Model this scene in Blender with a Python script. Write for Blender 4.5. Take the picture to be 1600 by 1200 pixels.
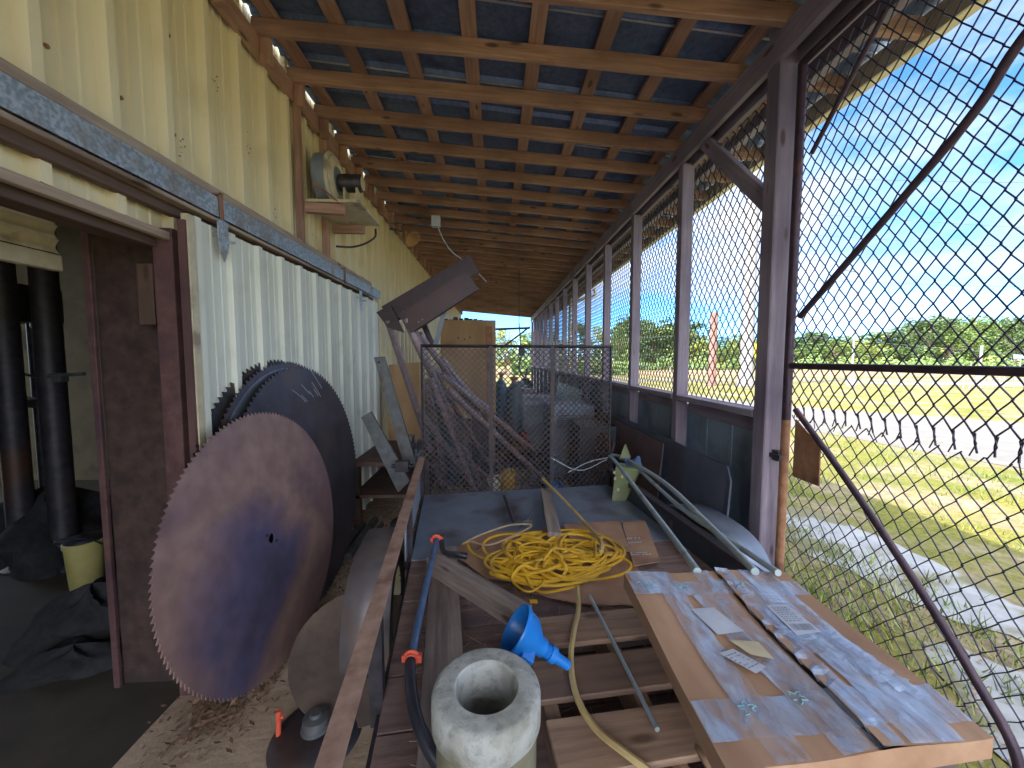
import bpy, bmesh, math, random
from mathutils import Vector, Matrix
R = math.radians
V = Vector
rnd = random.Random(7)
sc = bpy.context.scene
for o in list(bpy.data.objects): bpy.data.objects.remove(o)
COL = sc.collection

# ---------------------------------------------------------------- camera
H = 1.6
YAW, PITCH = math.atan(25/600), math.atan(40/600)
cam = bpy.data.cameras.new('camera'); camo = bpy.data.objects.new('camera', cam); COL.objects.link(camo)
cam.sensor_width = 36; cam.lens = 36*600/1600; cam.clip_start = .02; cam.clip_end = 2000
camo.location = (0, 0, H); camo.rotation_euler = (R(90)-PITCH, 0, -YAW)
sc.camera = camo
CM = Matrix.Translation((0, 0, H)) @ camo.rotation_euler.to_matrix().to_4x4()
CR = camo.rotation_euler.to_matrix()
def ray(px, py): return CR @ V(((px-800)/600, -(py-600)/600, -1))
def at(px, py, Y):
    d = ray(px, py); return V((0, 0, H)) + d*(Y/d.y)
def atz(px, py, z):
    d = ray(px, py); return V((0, 0, H)) + d*((z-H)/d.z)
def atx(px, py, X):
    d = ray(px, py); return V((0, 0, H)) + d*(X/d.x)

# ---------------------------------------------------------------- light
SUN_EL, SUN_AZ = R(54), R(-118)        # azimuth measured from +Y towards +X
sd = V((math.sin(SUN_AZ)*math.cos(SUN_EL), math.cos(SUN_AZ)*math.cos(SUN_EL), math.sin(SUN_EL)))
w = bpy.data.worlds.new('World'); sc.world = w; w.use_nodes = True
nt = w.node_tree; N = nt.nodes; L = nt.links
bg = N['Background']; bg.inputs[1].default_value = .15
sky = N.new('ShaderNodeTexSky'); sky.sky_type = 'NISHITA'; sky.sun_disc = False
sky.sun_elevation = SUN_EL; sky.sun_rotation = SUN_AZ; sky.air_density = .6; sky.dust_density = 0; sky.ozone_density = 4; sky.altitude = 2500
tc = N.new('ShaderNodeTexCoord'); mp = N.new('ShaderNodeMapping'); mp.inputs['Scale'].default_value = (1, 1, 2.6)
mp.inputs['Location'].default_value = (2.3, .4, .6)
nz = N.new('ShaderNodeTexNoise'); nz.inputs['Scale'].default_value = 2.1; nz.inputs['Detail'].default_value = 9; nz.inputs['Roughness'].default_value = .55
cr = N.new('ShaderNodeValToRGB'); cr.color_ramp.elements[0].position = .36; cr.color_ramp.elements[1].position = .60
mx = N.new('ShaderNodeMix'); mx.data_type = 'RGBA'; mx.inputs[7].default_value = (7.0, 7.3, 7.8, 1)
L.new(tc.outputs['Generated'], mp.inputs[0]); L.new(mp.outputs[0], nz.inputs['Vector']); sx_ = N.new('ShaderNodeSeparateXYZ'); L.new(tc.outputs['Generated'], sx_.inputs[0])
bs = N.new('ShaderNodeMath'); bs.operation = 'MULTIPLY_ADD'; bs.inputs[1].default_value = -.105; L.new(sx_.outputs[1], bs.inputs[0]); L.new(nz.outputs[0], bs.inputs[2])  # extra cloud cover added behind the camera, out of view, to brighten the interior
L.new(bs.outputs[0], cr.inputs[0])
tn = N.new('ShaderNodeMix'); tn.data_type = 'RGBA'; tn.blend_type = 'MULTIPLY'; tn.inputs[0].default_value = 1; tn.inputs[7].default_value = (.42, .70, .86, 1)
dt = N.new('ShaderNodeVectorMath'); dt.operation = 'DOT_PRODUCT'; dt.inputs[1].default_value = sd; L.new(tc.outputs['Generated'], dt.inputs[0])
cb_r = N.new('ShaderNodeMapRange'); cb_r.inputs[1].default_value = -.1; cb_r.inputs[2].default_value = .9; cb_r.inputs[3].default_value = .25; cb_r.inputs[4].default_value = 1.7; L.new(dt.outputs['Value'], cb_r.inputs[0])  # clouds made brighter towards the unseen sun side as fill light
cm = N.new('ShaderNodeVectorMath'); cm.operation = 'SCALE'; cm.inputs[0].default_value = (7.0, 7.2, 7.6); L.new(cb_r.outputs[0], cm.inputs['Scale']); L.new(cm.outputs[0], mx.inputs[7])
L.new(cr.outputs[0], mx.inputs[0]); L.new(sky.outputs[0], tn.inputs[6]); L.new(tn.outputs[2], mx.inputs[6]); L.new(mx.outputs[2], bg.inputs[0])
sun = bpy.data.lights.new('sun', 'SUN'); sun.energy = 2.0; sun.angle = R(.5); sun.color = (1, .95, .86)
suno = bpy.data.objects.new('sun', sun); COL.objects.link(suno)
suno.rotation_euler = sd.to_track_quat('Z', 'Y').to_euler()
sc.view_settings.view_transform = 'Standard'; sc.view_settings.look = 'None'
sc.view_settings.exposure = 2.55; sc.view_settings.gamma = 1

# ---------------------------------------------------------------- materials
MATS = {}
def mat(name, c1, c2=None, scale=6, rough=.6, metal=0, bump=.15, stretch=(1, 1, 1), c3=None, s3=2.0, t3=(.55, .7), detail=8, t=(.35, .65), spec=.5, bscale=None, coord='Object', alpha=None, trans=0, rr=.1, bdist=.01):
    m = bpy.data.materials.new(name); m.use_nodes = True; MATS[name] = m
    nt = m.node_tree; N = nt.nodes; L = nt.links; b = N['Principled BSDF']
    b.inputs['Metallic'].default_value = metal; b.inputs['Specular IOR Level'].default_value = spec
    if c2 is None: c2 = tuple(x*.8 for x in c1)
    tc = N.new('ShaderNodeTexCoord'); oi = N.new('ShaderNodeObjectInfo')
    ad = N.new('ShaderNodeVectorMath'); ad.operation = 'MULTIPLY_ADD'
    cb = N.new('ShaderNodeCombineXYZ')
    for i in range(3): L.new(oi.outputs['Random'], cb.inputs[i])
    L.new(cb.outputs[0], ad.inputs[0]); ad.inputs[1].default_value = (37, 19, 53); L.new(tc.outputs[coord], ad.inputs[2])
    mp = N.new('ShaderNodeMapping'); mp.inputs['Scale'].default_value = stretch; L.new(ad.outputs[0], mp.inputs[0])
    n1 = N.new('ShaderNodeTexNoise'); n1.inputs['Scale'].default_value = scale; n1.inputs['Detail'].default_value = detail; n1.inputs['Roughness'].default_value = .62
    L.new(mp.outputs[0], n1.inputs['Vector'])
    r1 = N.new('ShaderNodeValToRGB'); r1.color_ramp.elements[0].position, r1.color_ramp.elements[1].position = t
    r1.color_ramp.elements[0].color = (*c1, 1); r1.color_ramp.elements[1].color = (*c2, 1)
    L.new(n1.outputs[0], r1.inputs[0]); out = r1.outputs[0]
    if c3:
        n3 = N.new('ShaderNodeTexNoise'); n3.inputs['Scale'].default_value = s3; n3.inputs['Detail'].default_value = 6; L.new(ad.outputs[0], n3.inputs['Vector'])
        r3 = N.new('ShaderNodeValToRGB'); r3.color_ramp.elements[0].position, r3.color_ramp.elements[1].position = t3
        L.new(n3.outputs[0], r3.inputs[0]); x = N.new('ShaderNodeMix'); x.data_type = 'RGBA'
        L.new(r3.outputs[0], x.inputs[0]); L.new(out, x.inputs[6]); x.inputs[7].default_value = (*c3, 1); out = x.outputs[2]
    L.new(out, b.inputs['Base Color'])
    mr = N.new('ShaderNodeMapRange'); mr.inputs[3].default_value = max(0, rough-rr); mr.inputs[4].default_value = min(1, rough+rr)
    L.new(n1.outputs[0], mr.inputs[0]); L.new(mr.outputs[0], b.inputs['Roughness'])
    if bump:
        bp = N.new('ShaderNodeBump'); bp.inputs['Strength'].default_value = bump; bp.inputs['Distance'].default_value = bdist
        src = n1
        if bscale:
            src = N.new('ShaderNodeTexNoise'); src.inputs['Scale'].default_value = bscale; src.inputs['Detail'].default_value = 5; L.new(ad.outputs[0], src.inputs['Vector'])
        L.new(src.outputs[0], bp.inputs['Height']); L.new(bp.outputs[0], b.inputs['Normal'])
    if alpha is not None: b.inputs['Alpha'].default_value = alpha
    if trans: b.inputs['Transmission Weight'].default_value = trans
    return m
def woodmat(name, a, b_, c=None, rough=.7, knots=True, bump=.35):
    m = mat(name, a, b_, scale=9, stretch=(.35, 5, 5), rough=rough, bump=bump, bdist=.003, c3=c, s3=1.6, t3=(.45, .75), t=(.3, .7))
    if knots:
        nt = m.node_tree; N = nt.nodes; L = nt.links; b = N['Principled BSDF']
        src = b.inputs['Base Color'].links[0].from_socket
        ad = [n for n in N if n.type == 'VECT_MATH'][0]
        mp = N.new('ShaderNodeMapping'); mp.inputs['Scale'].default_value = (3.2, 10, 10); L.new(ad.outputs[0], mp.inputs[0])
        vo = N.new('ShaderNodeTexVoronoi'); vo.inputs['Scale'].default_value = 1.0; L.new(mp.outputs[0], vo.inputs['Vector'])
        rp = N.new('ShaderNodeValToRGB'); rp.color_ramp.elements[0].position = .09; rp.color_ramp.elements[1].position = .17
        rp.color_ramp.elements[0].color = (.75, .75, .75, 1); rp.color_ramp.elements[1].color = (0, 0, 0, 1)
        x = N.new('ShaderNodeMix'); x.data_type = 'RGBA'; L.new(vo.outputs['Distance'], rp.inputs[0]); L.new(rp.outputs[0], x.inputs[0])
        L.new(src, x.inputs[6]); x.inputs[7].default_value = (.05, .02, .012, 1); L.new(x.outputs[2], b.inputs['Base Color'])
    return m
woodmat('pine', (.29, .16, .115), (.52, .32, .24), (.19, .10, .08))
woodmat('post_wood', (.20, .17, .24), (.36, .31, .38), (.13, .105, .16))  # weathered grey with the blue haze of lens flare tinted in
woodmat('grey_wood', (.30, .22, .17), (.48, .38, .30), (.16, .11, .09))
woodmat('pallet_wood', (.17, .105, .075), (.40, .265, .18), (.10, .06, .05))
woodmat('dark_wood', (.075, .045, .035), (.15, .09, .065), (.04, .026, .022))
woodmat('plank_wood', (.15, .12, .115), (.38, .31, .27), (.07, .05, .05))
mat('plywood', (.40, .24, .11), (.52, .33, .17), 5, stretch=(1, 1, .3), c3=(.24, .13, .07), rough=.7)
mat('cream_metal', (.76, .66, .42), (.82, .74, .51), 3, rough=.42, stretch=(1, 1, .12), c3=(.64, .54, .33), s3=3.5, t3=(.55, .85), bump=.03)
mat('white_metal', (.72, .74, .64), (.80, .82, .73), 3, rough=.42, stretch=(1, 1, .15), c3=(.58, .58, .47), s3=3.5, t3=(.58, .8), bump=.03)
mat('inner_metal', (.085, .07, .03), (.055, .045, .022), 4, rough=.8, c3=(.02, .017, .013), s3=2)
mat('galv', (.36, .42, .46), (.60, .66, .70), 60, rough=.42, metal=.7, bump=.05, c3=(.36, .30, .24), s3=6, detail=3, t3=(.55, .75), t=(.42, .58))
mat('roof_metal', (.10, .15, .30), (.17, .24, .42), 30, rough=.45, metal=.55, bump=.05, c3=(.07, .10, .2), s3=4)  # blue cast of the light mixed into the sheet colour
mat('steel_edge', (.7, .74, .78), (.55, .58, .62), 20, rough=.4, metal=.7)
mat('brown_steel', (.03, .018, .025), (.055, .033, .042), 14, rough=.42, metal=.3, bump=.08, c3=(.06, .03, .03))
mat('tube_steel', (.24, .18, .20), (.36, .28, .29), 20, rough=.5, metal=.35, bump=.08, c3=(.1, .05, .04))
mat('black_steel', (.035, .035, .045), (.07, .065, .08), 16, rough=.5, metal=.4, bump=.1, c3=(.09, .05, .035))
mat('rust', (.28, .13, .07), (.42, .23, .14), 22, rough=.75, metal=.2, bump=.25, c3=(.14, .07, .05), s3=6)
mat('rail_rust', (.36, .22, .17), (.5, .34, .28), 24, rough=.65, metal=.35, bump=.2, c3=(.2, .11, .08), s3=7)
mat('gate_steel', (.045, .03, .05), (.08, .05, .075), 18, rough=.5, metal=.4, bump=.15, c3=(.16, .07, .05), s3=5, t3=(.6, .75))
mat('wire', (.03, .03, .055), (.05, .05, .085), 10, rough=.5, metal=.6, bump=0)
mat('wire_galv', (.06, .06, .07), (.1, .1, .11), 10, rough=.5, metal=.6, bump=0)
mat('blade_dark', (.085, .08, .10), (.15, .135, .16), 5, rough=.42, metal=.7, bump=.05, c3=(.17, .13, .12), s3=3, t3=(.52, .72))
mat('blade_bright', (.5, .55, .62), (.35, .38, .45), 12, rough=.35, metal=.9, bump=.05)
mat('blue_grey_panel', (.2, .27, .38), (.26, .34, .45), 3, rough=.5, bump=.05, stretch=(1, 1, .15), c3=(.11, .15, .2))
mat('deck_steel', (.2, .25, .34), (.28, .33, .43), 6, rough=.45, metal=.5, bump=.08, c3=(.13, .11, .13), s3=3)
mat('deck_wood', (.12, .08, .08), (.24, .16, .145), 10, rough=.75, bump=.3, stretch=(.4, 3, 1), c3=(.09, .075, .1), s3=4)
mat('dark_paint', (.035, .05, .075), (.055, .075, .105), 8, rough=.5, metal=.2, bump=.06, c3=(.07, .05, .05), s3=3)
mat('sheet_blue', (.075, .09, .14), (.115, .13, .19), 3, rough=.6, bump=.08, c3=(.06, .06, .085), s3=2)
mat('brown_sheet', (.10, .065, .075), (.15, .10, .11), 5, rough=.65, bump=.1, c3=(.07, .05, .06), s3=2)
mat('grey_bar', (.10, .115, .125), (.17, .18, .19), 15, rough=.5, metal=.5, bump=.1, c3=(.12, .08, .06), s3=6)
mat('fender', (.13, .125, .14), (.2, .18, .19), 8, rough=.5, metal=.4, bump=.08, c3=(.23, .16, .12), s3=5, t3=(.5, .7))
mat('rubber', (.02, .02, .022), (.035, .034, .035), 20, rough=.8, bump=.2)
mat('black_plastic', (.018, .02, .03), (.03, .032, .045), 20, rough=.35, bump=.02)
mat('blue_plastic', (.01, .17, .62), (.015, .22, .7), 12, rough=.38, bump=.03, spec=.5)
mat('blue_paint', (.07, .13, .27), (.1, .18, .34), 14, rough=.35, metal=.3, bump=.04, c3=(.1, .09, .12), s3=8)
mat('orange', (.75, .12, .06), (.62, .09, .05), 14, rough=.5, bump=.05)
mat('yellow_cord', (.72, .43, .025), (.55, .31, .02), 12, rough=.5, bump=.03, c3=(.3, .2, .07), s3=5, t3=(.5, .75))
mat('tan_cord', (.42, .3, .13), (.55, .42, .2), 14, rough=.6, bump=.05)
mat('conduit', (.40, .50, .55), (.5, .6, .64), 18, rough=.38, metal=.6, bump=.05, c3=(.28, .3, .3), s3=9)
mat('cardboard', (.33, .19, .115), (.45, .285, .185), 9, rough=.8, bump=.12, stretch=(1, .2, 1), c3=(.25, .13, .08), s3=3, t3=(.55, .8))
mat('old_cardboard', (.30, .17, .12), (.4, .25, .17), 7, rough=.85, bump=.15, c3=(.18, .1, .09), s3=4)
mat('tape', (.36, .48, .74), (.55, .66, .86), 26, rough=.14, bump=.7, stretch=(1, .3, 1), c3=(.36, .32, .36), s3=12, alpha=.72, t3=(.5, .7))  # pale blue base colour carries the reflection of the sky
def tapemat():
    m = MATS['tape']; N = m.node_tree.nodes; L = m.node_tree.links; b = N['Principled BSDF']
    tc = N.new('ShaderNodeTexCoord'); n = N.new('ShaderNodeTexNoise'); n.inputs['Scale'].default_value = 16; n.inputs['Detail'].default_value = 8; n.inputs['Distortion'].default_value = 1.2
    mp = N.new('ShaderNodeMapping'); mp.inputs['Scale'].default_value = (1, .35, 1); L.new(tc.outputs['Object'], mp.inputs[0]); L.new(mp.outputs[0], n.inputs['Vector'])
    r = N.new('ShaderNodeMapRange'); r.inputs[1].default_value = .35; r.inputs[2].default_value = .62; r.inputs[3].default_value = .12; r.inputs[4].default_value = .72; L.new(n.outputs[0], r.inputs[0]); L.new(r.outputs[0], b.inputs['Alpha'])
tapemat()
mat('paper', (.5, .54, .64), (.4, .44, .54), 14, rough=.5, bump=.1)
mat('print_ink', (.12, .14, .2), (.16, .18, .24), 14, rough=.6, bump=0)
mat('teal_ink', (.2, .42, .5), (.26, .5, .56), 14, rough=.5, bump=0)
mat('dark_cloth', (.025, .025, .028), (.04, .04, .043), 20, rough=.95, bump=.3, spec=.1)
mat('jamb_dark', (.035, .02, .018), (.08, .047, .04), 7, rough=.8, bump=.3, stretch=(2, 2, .35), c3=(.035, .024, .024), s3=2.5)
mat('red_brown', (.08, .038, .042), (.14, .07, .065), 9, rough=.75, bump=.3, stretch=(2, 2, .3), c3=(.07, .035, .045), s3=4)
mat('earthy_steel', (.13, .10, .09), (.22, .165, .13), 6, rough=.65, metal=.25, bump=.15, c3=(.08, .065, .065), s3=5)
mat('concrete', (.2, .215, .215), (.38, .40, .39), 42, rough=.85, bump=.5, c3=(.2, .2, .16), s3=11, t3=(.45, .7), t=(.28, .5))
mat('concrete_stain', (.2, .19, .13), (.15, .14, .09), 12, rough=.85, bump=.3)
mat('floor_dirt', (.32, .24, .17), (.46, .35, .25), 4, rough=.85, bump=.5, c3=(.47, .37, .28), s3=9, t3=(.52, .7), coord='Object', bscale=40)
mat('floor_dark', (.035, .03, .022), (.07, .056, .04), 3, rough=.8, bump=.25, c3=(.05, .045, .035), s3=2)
mat('leaf_dry', (.16, .09, .06), (.3, .19, .12), 30, rough=.9, bump=0)
mat('straw', (.42, .32, .2), (.3, .22, .14), 30, rough=.8, bump=0)
mat('bucket', (.42, .37, .13), (.5, .44, .18), 8, rough=.45, bump=.02)
mat('cream_paint', (.62, .56, .4), (.5, .44, .3), 12, rough=.5, c3=(.3, .24, .17), s3=8)
mat('olive', (.15, .18, .08), (.21, .24, .11), 6, rough=.5, c3=(.2, .22, .16))
mat('blue_cyl', (.02, .11, .22), (.03, .15, .27), 9, rough=.45)
mat('teal_drum', (.035, .07, .11), (.055, .1, .14), 7, rough=.5, c3=(.2, .12, .08))
mat('red_paint', (.38, .05, .06), (.28, .04, .05), 7, rough=.5)
mat('grey_paint', (.2, .24, .3), (.28, .32, .38), 7, rough=.5, c3=(.14, .12, .14))
mat('bark', (.16, .11, .08), (.26, .19, .14), 8, rough=.9, stretch=(1, 1, .2), bump=.4)
mat('pole_white', (.20, .19, .195), (.25, .24, .24), 3, rough=.7, bump=.02)
mat('pole_red', (.2, .1, .08), (.28, .15, .12), 5, rough=.8)
mat('yellow_sign', (.8, .62, .03), (.75, .56, .03), 5, rough=.4, bump=0)
mat('leaf_a', (.05, .10, .018), (.12, .18, .03), .25, rough=.6, bump=0, c3=(.19, .21, .04), s3=.35, coord='Object')
mat('leaf_b', (.045, .085, .025), (.075, .12, .03), .3, rough=.6, bump=0, c3=(.12, .16, .04), s3=.5, coord='Object')
mat('leaf_c', (.16, .2, .03), (.22, .24, .05), .3, rough=.6, bump=0, c3=(.11, .14, .035), s3=.5, coord='Object')
mat('grass_blade', (.1, .17, .03), (.25, .26, .07), 3, rough=.7, bump=0, coord='Object')
mat('road_grey', (.105, .097, .09), (.135, .125, .115), 3, rough=.9, bump=.1, c3=(.12, .11, .095), s3=.4)
mat('slab_grey', (.19, .20, .215), (.27, .275, .28), 9, rough=.9, bump=.3, c3=(.12, .11, .055), s3=2.2, t3=(.47, .56))
mat('field_brown', (.17, .11, .05), (.22, .15, .07), .3, rough=.95, bump=0, coord='Object')
def leaf_translucent(n):
    m = MATS[n]; b = m.node_tree.nodes['Principled BSDF']; b.inputs['Subsurface Weight'].default_value = 0
for n in ('leaf_a', 'leaf_b', 'leaf_c'): leaf_translucent(n)
# front blade: tempering stains of tan, purple and blue
def blade_front():
    m = bpy.data.materials.new('blade_temper'); m.use_nodes = True; MATS['blade_temper'] = m
    N = m.node_tree.nodes; L = m.node_tree.links; b = N['Principled BSDF']
    tc = N.new('ShaderNodeTexCoord'); n = N.new('ShaderNodeTexNoise'); n.inputs['Scale'].default_value = 1.45; n.inputs['Detail'].default_value = 4; n.inputs['Roughness'].default_value = .45; n.inputs['Distortion'].default_value = .5
    mp = N.new('ShaderNodeMapping'); mp.inputs['Location'].default_value = (3.7, 1.1, 2.2); L.new(tc.outputs['Object'], mp.inputs[0]); L.new(mp.outputs[0], n.inputs['Vector'])
    r = N.new('ShaderNodeValToRGB'); e = r.color_ramp.elements
    e[0].position = .32; e[0].color = (.11, .11, .18, 1); e[1].position = .68; e[1].color = (.27, .17, .18, 1)
    for p, c in ((.40, (.15, .135, .25, 1)), (.47, (.27, .185, .23, 1)), (.55, (.43, .28, .24, 1))):
        k = e.new(p); k.color = c
    sp = N.new('ShaderNodeVectorMath'); sp.operation = 'SUBTRACT'; sp.inputs[1].default_value = (0, .02, .56); L.new(tc.outputs['Object'], sp.inputs[0])
    ml = N.new('ShaderNodeVectorMath'); ml.operation = 'MULTIPLY'; ml.inputs[1].default_value = (0, 1.25, 1.0); L.new(sp.outputs[0], ml.inputs[0])
    ln = N.new('ShaderNodeVectorMath'); ln.operation = 'LENGTH'; L.new(ml.outputs[0], ln.inputs[0])
    a1 = N.new('ShaderNodeMath'); a1.operation = 'MULTIPLY_ADD'; a1.inputs[1].default_value = .38; a1.inputs[2].default_value = -.03; L.new(ln.outputs['Value'], a1.inputs[0])
    a2 = N.new('ShaderNodeMath'); a2.operation = 'MULTIPLY_ADD'; a2.inputs[1].default_value = .75; L.new(n.outputs[0], a2.inputs[0]); L.new(a1.outputs[0], a2.inputs[2])
    L.new(a2.outputs[0], r.inputs[0])
    n2 = N.new('ShaderNodeTexNoise'); n2.inputs['Scale'].default_value = 14; n2.inputs['Detail'].default_value = 9; L.new(tc.outputs['Object'], n2.inputs['Vector'])
    mr = N.new('ShaderNodeMapRange'); mr.inputs[1].default_value = .3; mr.inputs[2].default_value = .7; mr.inputs[3].default_value = .84; mr.inputs[4].default_value = 1.12; L.new(n2.outputs[0], mr.inputs[0])
    x = N.new('ShaderNodeMix'); x.data_type = 'RGBA'; x.blend_type = 'MULTIPLY'; x.inputs[0].default_value = 1
    L.new(r.outputs[0], x.inputs[6]); L.new(mr.outputs[0], x.inputs[7]); L.new(x.outputs[2], b.inputs['Base Color'])
    b.inputs['Metallic'].default_value = .45
    m2 = N.new('ShaderNodeMapRange'); m2.inputs[3].default_value = .38; m2.inputs[4].default_value = .62; L.new(n2.outputs[0], m2.inputs[0]); L.new(m2.outputs[0], b.inputs['Roughness'])
blade_front()
# ground: grass, dead grass and bare sandy patches in world space
def ground_mat():
    m = bpy.data.materials.new('grass_ground'); m.use_nodes = True; MATS['grass_ground'] = m
    N = m.node_tree.nodes; L = m.node_tree.links; b = N['Principled BSDF']; b.inputs['Roughness'].default_value = .95; b.inputs['Specular IOR Level'].default_value = .1
    tc = N.new('ShaderNodeTexCoord')
    def nz(s, d=8, rr=.6):
        n = N.new('ShaderNodeTexNoise'); n.inputs['Scale'].default_value = s; n.inputs['Detail'].default_value = d; n.inputs['Roughness'].default_value = rr; L.new(tc.outputs['Object'], n.inputs['Vector']); return n.outputs[0]
    def ramp(src, p0, c0, p1, c1):
        r = N.new('ShaderNodeValToRGB'); r.color_ramp.elements[0].position = p0; r.color_ramp.elements[1].position = p1
        r.color_ramp.elements[0].color = c0; r.color_ramp.elements[1].color = c1; L.new(src, r.inputs[0]); return r.outputs[0]
    g = ramp(nz(.35), .35, (.095, .115, .022, 1), .65, (.20, .17, .045, 1))
    f = ramp(nz(22), .3, (.55, .55, .55, 1), .7, (1.2, 1.2, 1.2, 1))
    x = N.new('ShaderNodeMix'); x.data_type = 'RGBA'; x.blend_type = 'MULTIPLY'; x.inputs[0].default_value = 1; L.new(g, x.inputs[6]); L.new(f, x.inputs[7])
    # sandy wear close to the shed
    sx = N.new('ShaderNodeSeparateXYZ'); L.new(tc.outputs['Object'], sx.inputs[0])
    mr = N.new('ShaderNodeMapRange'); mr.inputs[1].default_value = 3; mr.inputs[2].default_value = 8.5; mr.inputs[3].default_value = .09; mr.inputs[4].default_value = -.15; L.new(sx.outputs[0], mr.inputs[0])
    ad = N.new('ShaderNodeMath'); ad.operation = 'ADD'; L.new(mr.outputs[0], ad.inputs[0]); L.new(nz(.9, 10, .7), ad.inputs[1])
    d = ramp(ad.outputs[0], .54, (0, 0, 0, 1), .72, (1, 1, 1, 1))
    s = ramp(nz(9), .35, (.27, .22, .16, 1), .65, (.15, .115, .08, 1))
    y = N.new('ShaderNodeMix'); y.data_type = 'RGBA'; L.new(d, y.inputs[0]); L.new(x.outputs[2], y.inputs[6]); L.new(s, y.inputs[7]); L.new(y.outputs[2], b.inputs['Base Color'])
    bp = N.new('ShaderNodeBump'); bp.inputs['Strength'].default_value = .6; bp.inputs['Distance'].default_value = .03; L.new(nz(30), bp.inputs['Height']); L.new(bp.outputs[0], b.inputs['Normal'])
ground_mat()

# ---------------------------------------------------------------- builders
class MB:
    def __init__(s): s.v = []; s.f = []; s.sm = []; s.mi = []
    def add(s, vs, fs, smooth=False, mi=0):
        n = len(s.v); s.v += [V(p) for p in vs]
        for f in fs: s.f.append([n+i for i in f]); s.sm.append(smooth); s.mi.append(mi)
        return s
    def box(s, a, b, mi=0):
        (x0, y0, z0), (x1, y1, z1) = a, b
        x0, x1 = min(x0, x1), max(x0, x1); y0, y1 = min(y0, y1), max(y0, y1); z0, z1 = min(z0, z1), max(z0, z1)
        return s.add([(x0, y0, z0), (x1, y0, z0), (x1, y1, z0), (x0, y1, z0), (x0, y0, z1), (x1, y0, z1), (x1, y1, z1), (x0, y1, z1)],
                     [(0, 3, 2, 1), (4, 5, 6, 7), (0, 1, 5, 4), (1, 2, 6, 5), (2, 3, 7, 6), (3, 0, 4, 7)], mi=mi)
    def bar(s, p0, p1, w, h, up=(0, 0, 1), mi=0):
        p0, p1 = V(p0), V(p1); d = (p1-p0).normalized(); u = V(up)
        sd_ = d.cross(u)
        if sd_.length < 1e-4: sd_ = d.cross(V((0, 1, 0)))
        sd_.normalize(); u = sd_.cross(d).normalized()
        vs = [p + sd_*a*w/2 + u*b*h/2 for p in (p0, p1) for a, b in ((-1, -1), (1, -1), (1, 1), (-1, 1))]
        return s.add(vs, [(0, 1, 2, 3), (7, 6, 5, 4), (0, 4, 5, 1), (1, 5, 6, 2), (2, 6, 7, 3), (3, 7, 4, 0)], mi=mi)
    def tube(s, pts, r, n=10, cap=True, closed=False, flat=None, mi=0):
        pts = [V(p) for p in pts]; m = len(pts); vs = []; fs = []
        rs = r if isinstance(r, (list, tuple)) else [r]*m
        ref = V((0, 0, 1))
        d0 = (pts[1]-pts[0]).normalized()
        if abs(d0.dot(ref)) > .95: ref = V((1, 0, 0))
        u = (ref - d0*ref.dot(d0)).normalized()
        for i, p in enumerate(pts):
            a = pts[i-1] if (i or closed) else pts[i]; b = pts[(i+1) % m] if (i < m-1 or closed) else pts[i]
            d = (b-a)
            d = d.normalized() if d.length > 1e-9 else d0
            u = u - d*u.dot(d)
            if u.length < 1e-5: u = d.orthogonal()
            u.normalize(); q = d.cross(u)
            for k in range(n):
                t = 2*math.pi*(k+.5)/n
                vs.append(p + (q*math.cos(t)*(flat or 1) + u*math.sin(t))*rs[i])
        for i in range(m if closed else m-1):
            j = (i+1) % m
            for k in range(n): fs.append((i*n+k, i*n+(k+1) % n, j*n+(k+1) % n, j*n+k))
        s.add(vs, fs, n > 4, mi)
        if cap and not closed:
            s.add([vs[k] for k in range(n)], [tuple(range(n-1, -1, -1))], mi=mi); s.add([vs[(m-1)*n+k] for k in range(n)], [tuple(range(n))], mi=mi)
        return s
    def lathe(s, prof, M=None, n=32, closed=False, mi=0):
        M = M or Matrix(); vs = []; fs = []; m = len(prof)
        for k in range(n):
            t = 2*math.pi*k/n
            for (r, z) in prof: vs.append(M @ V((r*math.cos(t), r*math.sin(t), z)))
        for k in range(n):
            k2 = (k+1) % n
            for i in range(m if closed else m-1):
                j = (i+1) % m; fs.append((k*m+i, k2*m+i, k2*m+j, k*m+j))
        return s.add(vs, fs, True, mi)
    def prism(s, poly, ext, holes=None, mi=0):     # poly: 3-D points, ext: vector
        n = len(poly); e = V(ext); P = [V(p) for p in poly]
        return s.add(P+[p+e for p in P], [tuple(range(n-1, -1, -1)), tuple(range(n, 2*n))]+[(i, (i+1) % n, n+(i+1) % n, n+i) for i in range(n)], mi=mi)
    def grid(s, fn, nu, nv, smooth=True, mi=0):
        vs = [fn(i/nu, j/nv) for i in range(nu+1) for j in range(nv+1)]
        return s.add(vs, [(i*(nv+1)+j, (i+1)*(nv+1)+j, (i+1)*(nv+1)+j+1, i*(nv+1)+j+1) for i in range(nu) for j in range(nv)], smooth, mi)
def wm(o):
    M = o.matrix_basis.copy()
    return wm(o.parent) @ M if o.parent else M
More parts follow.
